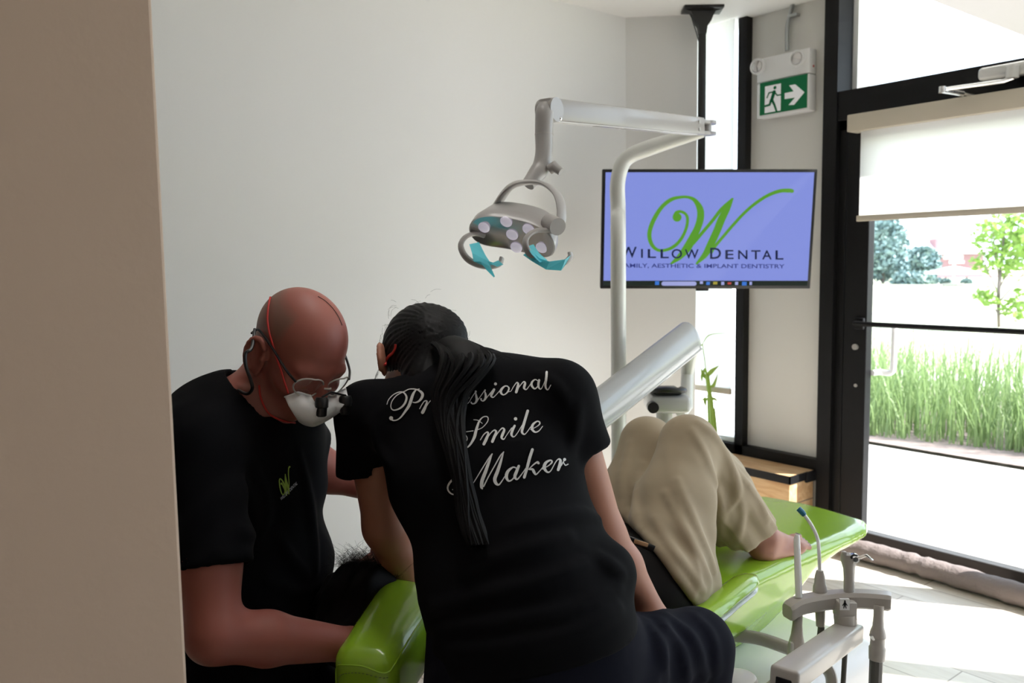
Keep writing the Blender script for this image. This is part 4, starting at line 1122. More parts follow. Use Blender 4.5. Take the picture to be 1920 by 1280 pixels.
# ------------------------------------------------------------------ dental chair
CX = lambda y: -1.45 - (y - .80) * .075       # centre line of the chair
t = empty('dental_chair', (-1.52, 1.7, 0), 'lime green dental treatment chair with white floor base', 'dental chair')
def seat_sdf(Q):
    y = Q[:, 1]
    cx = CX(y); x = Q[:, 0] - cx
    top = np.interp(y, [1.25, 1.45, 1.7, 1.95, 2.2, 2.42, 2.6], [.60, .585, .60, .592, .578, .562, .55]).astype(f32)
    bot = np.interp(y, [1.3, 1.55, 1.75, 1.9, 2.02, 2.12, 2.3, 2.6], [.38, .33, .335, .385, .450, .500, .518, .505]).astype(f32)
    hw_ = np.interp(y, [1.25, 1.6, 1.9, 2.1, 2.35, 2.50, 2.58], [.27, .275, .265, .255, .25, .235, .20]).astype(f32)
    mid, hh = (top + bot) / 2, (top - bot) / 2
    zz = Q[:, 2] - mid - .004 * np.cos(np.clip(x / hw_, -1, 1) * 3.1)
    r = .030
    taper = hw_ - .10 * np.clip((mid - Q[:, 2]) / .12, 0, 1) * np.clip((2.1 - y) / .4, 0, 1)
    qx = np.abs(x) - (taper - r); qz = np.abs(zz) - (hh - r); qy = np.abs(y - 1.925) - (.655 - r)
    q = np.stack([qx, qy, qz], 1)
    return np.linalg.norm(np.maximum(q, 0), axis=1) + np.minimum(q.max(1), 0) - r
solid('seat', seat_sdf, (-2.0, 1.15, .28), (-1.1, 2.7, .72), .008, M['green'], t, 4)
bkA = [np.array((CX(.95), .93, .64)), np.array((CX(1.3), 1.34, .50))]
bax = _n(bkA[1] - bkA[0]); bS = np.array([.997, -.075, 0]); bN = np.cross(bS, bax); bN = bN if bN[2] > 0 else -bN
solid('backrest', lambda Q: drbox(Q, (bkA[0] + bkA[1]) / 2, (.235, .29, .055), .04, np.array([bS, bax, bN])), (-1.95, .6, .3), (-1.0, 1.7, .85), .009, M['green'], t, 3)
# headrest cushion: a thick padded block with piped seams
hq = [P(640, 1222, 1.49), P(733, 1214, 1.47), P(745, 1070, 1.71), P(811, 1096, 1.71)]
hc = sum(hq) / 4
hL = _n((hq[2] + hq[3]) / 2 - (hq[0] + hq[1]) / 2); hW = _n((hq[1] - hq[0]) + (hq[3] - hq[2])); hW = _n(hW - hL * (hW @ hL)); hN = np.cross(hW, hL); hN = hN if hN[2] > 0 else -hN
hl_, hw__, hd_ = np.linalg.norm((hq[2] + hq[3]) / 2 - (hq[0] + hq[1]) / 2) / 2 + .025, .066, .075
hA = np.array([hW, hL, hN]); hcc = hc - hN * hd_
def headrest(Q):
    q = (Q - hcc.astype(f32)) @ hA.astype(f32).T
    wd = (hw__ + .006 * q[:, 1] / hl_); r = .036
    zt = q[:, 2] + .020 * np.clip(q[:, 1] / hl_ - .35, 0, 1) ** 2 * 2
    qq = np.stack([np.abs(q[:, 0]) - (wd - r), np.abs(q[:, 1]) - (hl_ - r), np.abs(zt) - (hd_ - r)], 1)
    d = np.linalg.norm(np.maximum(qq, 0), axis=1) + np.minimum(qq.max(1), 0) - r
    return d - .007 * np.clip(1 - (q[:, 0] / wd) ** 2, 0, 1) * np.clip(1 - (q[:, 1] / hl_) ** 2, 0, 1)
hr = solid('headrest', headrest, hcc - .32, hcc + .32, .005, M['green'], t, 3)
htr = bvh_of(hr)
def HP(a, b, c): return hcc + hW * a + hL * b + hN * c
def seam(pl):
    out = []
    for a, b, c in pl:
        p = HP(a, b, c); loc, nor, i, dd = htr.find_nearest(Vector(p)); out.append(np.array(loc + nor * .0006))
    return out
e1 = cr([(hw__, hl_ * .9, hd_ * .8), (hw__, 0, hd_ * .95), (hw__, -hl_ * .75, hd_ * .9), (hw__ * .8, -hl_, hd_ * .7), (0, -hl_, hd_ * .78), (-hw__ * .8, -hl_, hd_ * .6), (-hw__, -hl_, hd_ * .1), (-hw__, -hl_, -hd_)], 8)
MB().tube(seam(e1), .0016, 6).build('seam_piping', M['green'], hr)
e2 = cr([(hw__ * .85, -hl_, hd_ * .55), (0, -hl_, hd_ * .60), (-hw__ * .6, -hl_, hd_ * .40), (-hw__ * .78, -hl_, -hd_ * .1), (-hw__ * .8, -hl_, -hd_)], 14)
e2 = seam(e2); mb = MB()
for i in range(0, len(e2) - 1, 2): mb.tube([e2[i], e2[i + 1]], .0009, 5)
mb.build('stitching', M['stitch'], hr)
MB().box((-.035, -.012, -.30), (.035, .012, -.05), .006, lambda V: np.array([HP(v[0], .03 + v[1] + .0 * v[2], v[2]) for v in V])).build('headrest_stem', M['light_grey'], t)
# near armrest
aa = [P(1322, 1150, 1.86), P(1370, 1112, 1.97), P(1412, 1080, 2.08)]
ap = cr([aa[0] + (0, -.12, -.01)] + aa, 6)
MB().tube(ap, [.034] * (len(ap) - 3) + [.032, .026, .012], 16, ab=(.55, 1.0), side=(0, 0, 1)).build('armrest', M['green'], t)
MB().tube(ap - np.array((0, 0, .020)), [.031] * (len(ap) - 3) + [.029, .023, .010], 16, ab=(.30, 1.0), side=(0, 0, 1)).tube([ap[4] - (0, 0, .03), ap[4] - (.09, .02, .16)], .022, 12).build('armrest_trim', M['light_grey'], t)
# floor base
def base_sdf(Q):
    d = drbox(Q, (-1.36, 1.86, .185), (.27, .30, .185), .06)
    d = smin(d, drbox(Q, (-1.52, 1.72, .33), (.16, .18, .10), .04), .03)
    return np.maximum(d, -Q[:, 2] + .002)
MB().box((-1.63, 1.56, 0), (-1.09, 2.16, .365), .055, seg=5).build('base_cover', M['white_plastic'], t)
MB().box((-1.65, 1.45, .34), (-1.35, 1.95, .42), .03).build('lift_column', M['white_plastic'], t)
tr_ = cr([P(1372, 1190, 2.16), P(1420, 1196, 2.14), P(1470, 1212, 2.11), P(1530, 1236, 2.06), P(1556, 1262, 2.02), P(1560, 1300, 2.0)], 6)
MB().tube(tr_, .018, 12, ab=(1.0, .6), side=(0, 0, 1)).build('base_rail', M['dkgrey'], t)

# ------------------------------------------------------------------ assistant's instrument arm
t = empty('instrument_arm', (-.95, 1.45, 0), 'taupe grey assistant instrument arm with curved holder bar beside the chair', 'instrument arm')
def hbar(u, v, d=2.0): return P(u, v, d)
bp = cr([hbar(1476, 1146, 1.99), hbar(1500, 1133, 2.0), hbar(1550, 1124, 2.01), hbar(1600, 1121, 2.0), hbar(1640, 1123, 1.985), hbar(1671, 1126, 1.97)], 6)
mb = MB()
V, F = [], []
prof = [(-.021, -.014), (-.021, .010), (-.014, .018), (.014, .018), (.021, .010), (.021, -.014), (.015, -.020), (-.015, -.020)]
for i, p in enumerate(bp):
    tg = _n(bp[min(i + 1, len(bp) - 1)] - bp[max(i - 1, 0)]); sd_ = _n(np.cross(tg, (0, 0, 1)))
    sc_ = .86 if i in (0, len(bp) - 1) else 1
    V += [p + sd_ * a * sc_ + np.array((0, 0, 1)) * b * sc_ for a, b in prof]
k = len(prof)
F = [(i * k + j, i * k + (j + 1) % k, (i + 1) * k + (j + 1) % k, (i + 1) * k + j) for i in range(len(bp) - 1) for j in range(k)] + [tuple(range(k)), tuple((len(bp) - 1) * k + j for j in range(k - 1, -1, -1))]
mb.add(V, F)
c = P(1584, 1134, 1.985)
A3 = np.array([CR, _n(np.cross((0, 0, 1), CR)), (0, 0, 1)])
TL = lambda V, c=c: np.array([c + v @ A3 for v in np.asarray(V)])
mb.box((-.022, -.022, -.030), (.022, .022, .014), .005, TL)
mb.build('holder_bar', M['dkgrey'], t)
c2 = P(1584, 1133, 1.962)
T2L = lambda V: np.array([c2 + CR * v[0] + CU * v[1] + CT * v[2] for v in np.asarray(V)])
lab = MB().box((-.011, -.013, -.006), (.011, .013, .0005), .0, T2L).build('pictogram_label', M['label'], t, False)
pm = MB()
pm.box((-.0025, -.001, .0005), (.0025, .006, .001), 0, T2L)
pm.prism([T2L([(a, b, .0005)])[0] for a, b in [(-.002, .005), (.002, .005), (.0065, -.002), (.005, -.003), (.0018, .001), (.004, -.009), (.002, -.009), (0, -.002), (-.002, -.009), (-.004, -.009), (-.0018, .001), (-.005, -.003), (-.0065, -.002)]], CT * .0005)
pm.prism([T2L([(math.cos(a) * .0022, .0082 + math.sin(a) * .0022, .0005)])[0] for a in np.linspace(0, 6.28, 12, endpoint=False)], CT * .0005)
pm.build('pictogram', M['black'], lab, False)
MB().cyl(P(1584, 1150, 1.985), P(1586, 1172, 1.985), .026).build('swivel', M['dkgrey'], t)
a0, a1 = P(1592, 1176, 1.985), P(1470, 1262, 1.66)
ax = _n(a1 - a0); sd_ = _n(np.cross(ax, (0, 0, 1))); up_ = np.cross(sd_, ax)
ln = np.linalg.norm(a1 - a0)
TA = lambda V: np.array([a0 + ax * v[0] + sd_ * v[1] + up_ * v[2] for v in np.asarray(V)])
MB().box((-.02, -.030, -.034), (ln, .030, .010), .008, TA, 3).build('arm', M['dkgrey'], t)
MB().box((ln - .004, -.016, -.030), (ln + .002, .016, -.010), .002, TA).build('arm_slot', M['black'], t)
c3 = P(1384, 1266, 1.70)
jn = MB().lathe(c3 - (0, 0, .16), (0, 0, 1), [(0, .028), (.10, .028), (.105, .040), (.150, .040), (.158, .036), (.160, .030)]).build('pivot_cap', M['light_grey'], t)
MB().tube([c3 - (0, 0, .10), a1 - (0, 0, .02) - ax * .05], .022, 12).tube([c3 - (0, 0, .12), (c3[0], c3[1], .0)], .026, 14).build('pivot_post', M['dkgrey'], t)

g_ = 'instruments resting in the curved holder'
def hose(pts, name='hose', par=None, r=.008):
    return MB().tube(cr(pts, 6), r, 10).build('hose', M['hose'], par)
# saliva ejector: white tube with blue tip
q = empty('saliva_ejector', P(1538, 1110, 2.02), 'saliva ejector with bent clear tube and blue tip standing in the grey holder', 'saliva ejector', g_)
MB().lathe(P(1538, 1150, 2.02), _n(P(1537, 1060, 2.02) - P(1538, 1150, 2.02)), [(-.03, .010), (.0, .012), (.035, .012), (.05, .017), (.066, .016), (.072, .0135), (.09, .012), (.104, .008)]).build('handpiece', M['dkgrey'], q)
ej = cr([P(1537, 1076, 2.02), P(1536, 1040, 2.02), P(1533, 1010, 2.03), P(1522, 985, 2.04), P(1506, 962, 2.05)], 6)
MB().tube(ej, .0042, 10).build('tube', M['clear'], q)
MB().tube([P(1508, 965, 2.05), P(1504, 960, 2.05), P(1497, 953, 2.055)], [.0062, .0070, .0066], 10).build('tip', M['blue_tip'], q)
hose([P(1538, 1150, 2.02), P(1540, 1175, 2.02), P(1530, 1230, 2.0), P(1500, 1290, 1.97), P(1490, 1330, 1.97)], par=q)
# high-volume suction with flat white cannula
q = empty('suction_tube', P(1496, 1140, 2.0), 'suction handpiece with pale flat cannula at the chair end of the holder', 'suction tube', g_)
MB().tube([P(1495, 1002, 2.03), P(1494, 1010, 2.03), P(1498, 1120, 2.0)], [.005, .0075, .0085], 10).build('cannula', M['clear'], q)
MB().lathe(P(1497, 1130, 2.0), _n(P(1492, 1240, 1.99) - P(1497, 1130, 2.0)), [(0, .011), (.05, .0115), (.075, .014), (.10, .020), (.125, .021), (.14, .017)]).build('handpiece', M['dkgrey'], q)
MB().box((-.004, -.008, -.014), (.004, .008, .014), .003, lambda V: np.array([P(1484, 1214, 1.98) + CR * v[0] + CT * v[1] + CU * v[2] for v in V])).build('slider', M['light_grey'], q)
hose([P(1492, 1235, 1.99), P(1490, 1265, 2.0), P(1496, 1300, 2.02)], par=q, r=.010)
# three-way syringe
q = empty('air_water_syringe', P(1592, 1110, 2.0), 'grey air and water syringe with bent steel nozzle in the middle of the holder', 'syringe', g_)
MB().tube([P(1592, 1118, 2.0), P(1592, 1085, 2.0), P(1592, 1066, 2.0), P(1591, 1050, 2.0), P(1590, 1038, 2.0)], [.0125, .0125, .0135, .018, .016], 14).build('handle', M['dkgrey'], q)
MB().lathe(P(1600, 1046, 1.992), CT, [(-.012, .010), (0, .013), (.008, .012), (.009, .007), (.014, .006)]).build('head', M['chrome'], q)
MB().box((-.006, -.006, -.004), (.004, .006, .005), .002, lambda V: np.array([P(1583, 1037, 1.995) + CR * v[0] + CT * v[1] + CU * v[2] for v in V])).build('button', M['dkgrey'], q)
MB().tube(cr([P(1602, 1047, 1.985), P(1612, 1045, 1.98), P(1624, 1041, 1.975), P(1630, 1045, 1.97), P(1636, 1050, 1.97)], 5), [.0036] * 12 + [.0028] * 9, 8).build('nozzle', M['chrome'], q)
hose([P(1588, 1180, 2.01), P(1584, 1230, 2.0), P(1578, 1330, 1.98)], par=q, r=.006)
# end handpiece hanging below the bar
q = empty('handpiece', P(1646, 1150, 1.97), 'grey handpiece hanging below the free end of the holder bar', 'handpiece', g_)
hp0, hp1 = P(1648, 1134, 1.965), P(1642, 1290, 1.965)
MB().lathe(hp0, _n(hp1 - hp0), [(0, .0115), (.03, .0115), (.05, .013), (.062, .017), (.074, .019), (.078, .0165), (.096, .0165), (.100, .019), (.128, .018), (.130, .015)]).build('body', M['dkgrey'], q)
MB().tube([P(1638, 1198, 1.955), P(1634, 1190, 1.95)], .004, 8).build('lever', M['chrome'], q)
hose([P(1643, 1233, 1.965), P(1641, 1290, 1.965), P(1640, 1340, 1.97)], par=q, r=.015)

# ------------------------------------------------------------------ operating light on its post
t = empty('operating_light', (P(1158, 500, 2.97)[0], P(1158, 500, 2.97)[1], 0), 'pale grey dental operating light on a bent post with teal film handles', 'dental light')
pz0 = P(1160, 800, 2.97); px_, py_ = pz0[0], pz0[1]
post = cr([(px_, py_, .0), (px_, py_, .8), (px_, py_, 1.45), P(1159, 395, 2.97), P(1158, 345, 2.965), P(1166, 310, 2.96), P(1182, 292, 2.955), P(1215, 278, 2.945), P(1265, 262, 2.925), P(1318, 247, 2.90)], 8)
rd = np.interp(np.linspace(0, 1, len(post)), [0, .6, .8, .9, 1], [.027, .027, .028, .025, .020])
MB().tube(post, rd, 20).build('post', M['tube'], t)
j = P(1324, 240, 2.90)
jb = MB().cyl(j - (0, 0, .024), j - (0, 0, .016), .034).cyl(j + (0, 0, .012), j + (0, 0, .022), .034).cyl(j - (0, 0, .024), j + (0, 0, .022), .018)
jb.build('joint', M['lamp_grey'], t)
e0, e1 = P(1030, 207, 2.12), P(1312, 238, 2.84)
ax = _n(e1 - e0); sd_ = _n(np.cross(ax, (0, 0, 1))); up_ = np.cross(sd_, ax); ln = np.linalg.norm(e1 - e0)
TB = lambda V: np.array([e0 + ax * v[0] + sd_ * v[1] + up_ * v[2] for v in np.asarray(V)])
am = MB().box((-.02, -.020, -.027), (ln, .020, .029), .005, TB, 2).cyl(TB([(0, -.024, 0)])[0], TB([(0, .024, 0)])[0], .030)
am.box((ln, -.018, .012), (ln + .06, .018, .024), .003, TB).box((ln, -.018, -.026), (ln + .06, .018, -.014), .003, TB)
arm = am.build('spring_arm', M['lamp_grey'], t)
sl = MB().box((.02, -.013, -.0285), (ln - .05, .013, -.026), .0, TB); sl.build('arm_cover_strip', M['white_plastic'], arm)
for aa_, bb_ in ((.22, .36), (.38, .62)):
    MB().box((aa_, -.008, -.0292), (min(bb_, ln - .06), .008, -.0282), 0, TB).build('arm_slot', M['dkgrey'], arm)
for aa_, cc_ in ((.002, .012), (ln - .05, .012), (ln - .05, -.012)):
    for s_ in (-1, 1):
        MB().cyl(TB([(aa_, .0195 * s_, cc_)])[0], TB([(aa_, .0235 * s_, cc_)])[0], .006, n=14).build('screw_cap', M['light_grey'], arm)
for s_ in (-1, 1): MB().ball(TB([(.015, .021 * s_, -.022)])[0], .006).build('tension_screw', M['chrome'], arm)
dn = cr([P(1022, 200, 2.11), P(1021, 215, 2.10), P(1020, 250, 2.10), P(1020, 285, 2.095), P(1015, 312, 2.09), P(1003, 330, 2.08), P(990, 346, 2.07)], 6)
MB().tube(dn, np.interp(np.linspace(0, 1, len(dn)), [0, .15, .5, .75, 1], [.019, .0235, .022, .023, .017]), 18).build('yoke_stem', M['lamp_grey'], t)
MB().tube([P(1020, 252, 2.10) - CU * .001, P(1020, 252, 2.10) + CU * .001], .0236, 18).build('stem_joint', M['dkgrey'], t)
MB().tube([P(1030, 318, 2.075), P(1040, 312, 2.07), P(1046, 318, 2.065), P(1052, 322, 2.062)], [.013, .015, .011, .010], 12).build('adjuster', M['lamp_grey'], t)
# lamp head: its own axes, A across the lens row, Bn the light direction
LC = P(968, 432, 2.06)
lA = cv(.93, -.22, .28); lN = _n(cv(-.05, -.72, .69) - lA * (cv(-.05, -.72, .69) @ lA)); lB = np.cross(lN, lA)
def LH(a, b, n_): return LC + lA * a + lB * b + lN * n_
yk = cr([LH(-.095, 0, -.02), LH(-.085, .0, -.062), P(955, 352, 2.065), P(985, 342, 2.06), P(1020, 345, 2.05), P(1045, 365, 2.02), P(1053, 395, 2.0), P(1050, 425, 1.99)], 7)
yk[0:3] = yk[0:3]
MB().tube(yk, np.interp(np.linspace(0, 1, len(yk)), [0, .3, .55, 1], [.020, .021, .014, .011]), 14, ab=(.42, 1.3), side=lN).build('yoke', M['lamp_grey'], t)
rings = []
for n_, k_ in ((-.050, .72), (-.047, .80), (-.042, .84), (-.004, .985), (.0, 1.0), (.024, 1.0), (.028, .97)):
    ring = []
    for a in np.linspace(0, 2 * math.pi, 48, endpoint=False):
        r_ = .112 * k_ * abs(math.cos(a)) ** .9 * (1 if math.cos(a) > 0 else -1); b_ = (.062 + .012 * math.cos(2 * a)) * k_ * math.sin(a)
        ring.append(LH(r_, b_, n_ + .020 * (r_ / .112) ** 2 - .01))
    rings.append(ring)
V = [p for r_ in rings for p in r_]
F = [(i * 48 + j_, i * 48 + (j_ + 1) % 48, (i + 1) * 48 + (j_ + 1) % 48, (i + 1) * 48 + j_) for i in range(len(rings) - 1) for j_ in range(48)] + [tuple(range(47, -1, -1))]
lh = MB().add(V, F).build('lamp_housing', M['lamp_grey'], t)
V = [LH(0, 0, .0)] ; F = []
rr_ = [(.0, 0)] 
for k_ in (.35, .7, .975):
    for a in np.linspace(0, 2 * math.pi, 48, endpoint=False):
        r_ = .112 * k_ * abs(math.cos(a)) ** .9 * (1 if math.cos(a) > 0 else -1); b_ = (.062 + .012 * math.cos(2 * a)) * k_ * math.sin(a)
        V.append(LH(r_, b_, .0185 + .0205 * (r_ / .112) ** 2 + (-.002 if k_ > .9 else -.004)))
F = [(0, 1 + j_, 1 + (j_ + 1) % 48) for j_ in range(48)] + [(1 + i * 48 + j_, 1 + (i + 1) * 48 + j_, 1 + (i + 1) * 48 + (j_ + 1) % 48, 1 + i * 48 + (j_ + 1) % 48) for i in range(2) for j_ in range(48)]
V[0] = LH(0, 0, .0145)
rf = make('reflector', V, F, M['reflector'], lh, True)
for a, b in ((-.075, .012), (-.018, .036), (-.005, -.002), (.004, -.040), (.075, -.016), (.04, .028)):
    c = LH(a, b, .017 + .0205 * (a / .112) ** 2)
    MB().ball(c, (.0155, .0155, .006), 10, np.array([lA, lB, lN])).build('led_lens', M['led'], lh)
MB().cyl(LH(.085, .045, .0), P(1046, 425, 1.965), .021).build('pivot_knob', M['lamp_grey'], lh)
for nm, pts in (('near', [P(1040, 432, 1.985), P(1008, 432, 1.97), P(990, 442, 1.96), P(985, 458, 1.955), P(993, 476, 1.955), P(1010, 490, 1.96), P(1035, 497, 1.965), P(1058, 492, 1.97), P(1069, 482, 1.97), P(1069, 474, 1.972)]),
                ('far', [P(908, 442, 2.08), P(890, 438, 2.07), P(873, 444, 2.06), P(864, 458, 2.055), P(868, 474, 2.05), P(880, 488, 2.05), P(900, 497, 2.055), P(922, 499, 2.06), P(937, 494, 2.065), P(941, 484, 2.07)])):
    q_ = cr(pts, 6)
    hd = MB().tube(q_, .0085, 12, ab=(.7, 1.2)); hd.build('handle', M['lamp_grey'], lh)
def film(px, d, name='barrier_film'):
    V = [P(u, v, d + o) for u, v, o in px]; n_ = len(V)
    o = make(name, V, [(i, i + 1, i + 3, i + 2) for i in range(0, n_ - 2, 2)], M['teal_film'], lh, False)
    sm = o.modifiers.new('thickness', 'SOLIDIFY'); sm.thickness = .0006
    return o
film([(880, 458, .0), (898, 454, .01), (885, 474, -.01), (910, 478, .0), (888, 490, -.012), (918, 490, -.005), (905, 497, .0), (938, 496, .004)], 2.045)
film([(900, 490, -.012), (912, 487, -.01), (912, 506, -.01), (920, 500, -.012), (926, 520, -.01), (928, 518, -.01)], 2.045)
film([(920, 494, -.014), (934, 488, -.01), (932, 500, -.012), (944, 496, -.01)], 2.045)
film([(981, 478, .01), (994, 468, .0), (998, 490, .0), (1012, 484, -.01), (1024, 505, .0), (1030, 490, -.012), (1052, 507, .0), (1060, 486, -.008), (1060, 496, .0), (1070, 478, 0)], 1.952)
film([(988, 462, .0), (1000, 458, .01), (996, 476, -.01), (1010, 474, .01), (1012, 492, -.012), (1026, 488, .01)], 1.95)

# ------------------------------------------------------------------ delivery unit arm with its control head, beyond the chair
t = empty('delivery_arm', (P(1290, 700, 3.05)[0], P(1290, 700, 3.05)[1], 0), 'thick silver delivery arm rising past the post to a control head', 'delivery arm')
g0, g1 = P(1070, 810, 2.66), P(1296, 632, 3.0)
ax = _n(g1 - g0); ln = np.linalg.norm(g1 - g0)
sd_ = _n(np.cross(ax, (0, 0, 1))); up_ = np.cross(sd_, ax)
V, F = [], []; n_ = 28
stt = [(0, 1), (.97, 1), (.985, .98), (1.0, .90), (1.008, .72), (1.012, .4)]
for s_, k_ in stt:
    for a in np.linspace(0, 2 * math.pi, n_, endpoint=False):
        V.append(g0 + ax * ln * s_ + sd_ * math.cos(a) * .044 * k_ + up_ * math.sin(a) * .068 * k_)
F = [(i * n_ + j_, i * n_ + (j_ + 1) % n_, (i + 1) * n_ + (j_ + 1) % n_, (i + 1) * n_ + j_) for i in range(len(stt) - 1) for j_ in range(n_)] + [tuple(range(n_ - 1, -1, -1)), tuple((len(stt) - 1) * n_ + j_ for j_ in range(n_))]
MB().add(V, F).build('arm_cover', M['silver'], t)
ug = MB()
for i in (-1, 1):
    ug.tube([g0 + up_ * -.045 + sd_ * .030 * i, g1 + up_ * -.045 + sd_ * .030 * i], .006, 8)
ug.build('cover_lip', M['light_grey'], t)
MB().tube([P(1296, 645, 3.02), P(1289, 700, 3.08), P(1287, 762, 3.04), P(1276, 776, 3.02)], [.032, .0245, .0245, .022], 16).build('column', M['tube'], t)
bxc = P(1248, 752, 3.02)
A3b = np.array([CR, _n(np.cross((0, 0, 1), CR)), (0, 0, 1)])
TLb = lambda V: np.array([bxc + v @ A3b for v in np.asarray(V)])
hsV = MB().box((-.070, -.075, -.032), (.078, .075, .030), .018, TLb, 3); hsV.build('control_head', M['light_grey'], t)
MB().cyl(TLb([(-.062, -.075, -.006)])[0], TLb([(-.062, -.105, -.006)])[0], .020).build('brake_knob', M['black'], t)
MB().box((-.06, -.07, .032), (.05, .06, .050), .012, TLb, 3).tube(cr([TLb([p])[0] for p in [(-.06, -.05, .045), (-.02, -.09, .055), (.05, -.07, .050), (.055, .0, .045)]], 5), .010, 8).build('tray_mat', M['black'], t)
MB().box((-.02, -.06, -.034), (.03, .06, -.030), 0, TLb).build('underside_plate', M['label'], t)
MB().tube([TLb([(0, .03, -.03)])[0], (bxc[0], bxc[1] + .03, .05)], .03, 14).lathe((bxc[0], bxc[1] + .03, 0), (0, 0, 1), [(0, .16), (.03, .16), (.05, .12), (.06, .03)]).build('pedestal', M['light_grey'], t)
MB().tube([g0, g0 - ax * .25, (g0 - ax * .25) * (1, 1, 0) + (0, 0, .4)], [.05, .05, .06], 16).tube([(g0 - ax * .25) * (1, 1, 0) + (0, 0, .45), (g0 - ax * .25) * (1, 1, 0)], .07, 18).build('arm_root', M['light_grey'], t)

# ------------------------------------------------------------------ person 3: the patient, lying back with knees up
p_hip = [P(1236, 1085, 1.96), P(1165, 1062, 2.12)]
p_kn = [P(1291, 832, 2.13), P(1214, 832, 2.27)]
p_an = [P(1416, 1008, 2.30), P(1345, 985, 2.46)]
p_sp = [(p_hip[0] + p_hip[1]) / 2, P(1120, 1085, 2.03), P(960, 1100, 1.95), P(850, 1110, 1.88), P(775, 1120, 1.82)]
PH = P(692, 1132, 1.755)
pU = _n(np.array((.10, -.96, .12))); pF = np.array((-.10, .12, .98)); pF = _n(pF - pU * (pF @ pU)); pS = np.cross(pU, pF)
zf = .578
f_heel, f_toe = on(1417, 1054, 2, zf + .004), on(1512, 1022, 2, zf + .004)
fA = _n(f_toe - f_heel); fS = _n(np.cross(fA, (0, 0, 1)))          # fS points to the near side of the chair
fL = np.linalg.norm(f_toe - f_heel)
def foot(Q, heel, ank):
    z_ = np.array((0, 0, 1.))
    d = dell(Q, heel + fA * .022 + z_ * .030, (.030, .034, .031), np.array([fS, fA, z_]))
    d = smin(d, dcap(Q, ank, heel + fA * .045 + z_ * .045, .037, .036), .02)
    for e in (-1, 1): d = smin(d, dsph(Q, ank + fS * .031 * e - z_ * .006 + fA * .006, .011), .012)
    d = smin(d, dcap(Q, heel + fA * .05 + z_ * .060, heel + fA * .14 + z_ * .026, .030, .020), .025)
    d = smin(d, dell(Q, heel + fA * .155 + z_ * .018 - fS * .002, (.046, .036, .0165), np.array([fS, fA, z_])), .02)
    d = smin(d, dcap(Q, heel + fA * .04 + fS * .012 + z_ * .018, heel + fA * .15 + fS * .026 + z_ * .014, .020, .015), .02)
    for i, (o, l, r) in enumerate(((-.031, .232, .0125), (-.011, .226, .0092), (.006, .216, .0086), (.021, .205, .0080), (.035, .192, .0078))):
        b = heel + fA * (.166 - .004 * i) + fS * (o * .92) + z_ * .0165
        m_ = heel + fA * (l * .93 - .012) + fS * o + z_ * (.0205 if i else .018)
        e = heel + fA * (l * .98) + fS * (o + .001) + z_ * (.0115 + .004 * (i == 0))
        d = smin(d, dcap(Q, b, m_, r * 1.0, r * .90), .004); d = smin(d, dcap(Q, m_, e, r * .95, r), .003)
    return d
def patient_body(Q):
    d = head_sdf(Q, PH, pS, pF, pU, s=.96)
    d = smin(d, dcap(Q, PH - pU * .06 - pF * .03, p_sp[4], .050, .055), .02)
    d = smin(d, detube(Q, p_sp, [.15, .135, .14, .15, .10], [.10, .10, .105, .09, .06], (1, 0, 0)), .04)
    for i in (0, 1):
        d = smin(d, dcap(Q, p_hip[i], p_kn[i], .080, .054), .03)
        cf = p_kn[i] * .65 + p_an[i] * .35 - np.array((0, .02, 0))
        d = smin(d, dcap(Q, p_kn[i], cf, .052, .055), .02); d = smin(d, dcap(Q, cf, p_an[i], .054, .036), .02)
        sh = p_sp[3] + np.array((.155 - .31 * i, -.02, -.01)); el = p_sp[1] + np.array((.20 - .42 * i, -.08, -.03)); wr = p_sp[1] + np.array((.06 - .12 * i, .10, .10))
        d = smin(d, dcap(Q, sh, el, .045, .040), .03); d = smin(d, dcap(Q, el, wr, .038, .026), .02)
        d = smin(d, hand(Q, wr, np.array((-.5 + i, .8, -.1)), (0, 0, 1), 1 if i else -1, .25, s=.92), .012)
    d = smin(d, foot(Q, f_heel, p_an[0] + fA * .012), .018)
    d = smin(d, foot(Q, f_heel + p_an[1] - p_an[0] + np.array((0, 0, f_heel[2] - (f_heel + p_an[1] - p_an[0])[2])), p_an[1] + fA * .012), .018)
    return d
pat = empty('person', (p_sp[0][0], p_sp[0][1], .6), 'barefoot person in khaki trousers lying back on the green chair with knees raised', 'person')
pbd = solid('body', patient_body, (-2.05, .55, .50), (-1.1, 2.75, 1.16), .0037, M['skin_p'], pat, 1)
paint(pbd, lambda V: np.zeros((len(V), 4)) + np.array([.3, .15, .1, 0]))
for hh in (f_heel, f_heel + p_an[1] - p_an[0] + np.array((0, 0, f_heel[2] - (f_heel + p_an[1] - p_an[0])[2]))):
    for i, (o, l, r) in enumerate(((-.031, .232, .0125), (-.011, .226, .0092), (.006, .216, .0086), (.021, .205, .0080), (.035, .192, .0078))):
        c = hh + fA * (l * .985) + fS * (o + .001) + np.array((0, 0, .0115 + r * .82 + .004 * (i == 0)))
        MB().ball(c, (r * .62, r * .72, .0018), 8, np.array([fS, _n(fA - np.array((0, 0, .35))), _n(np.array((0, 0, 1)) + fA * .35)])).build('toenail', M['nail'], pat)

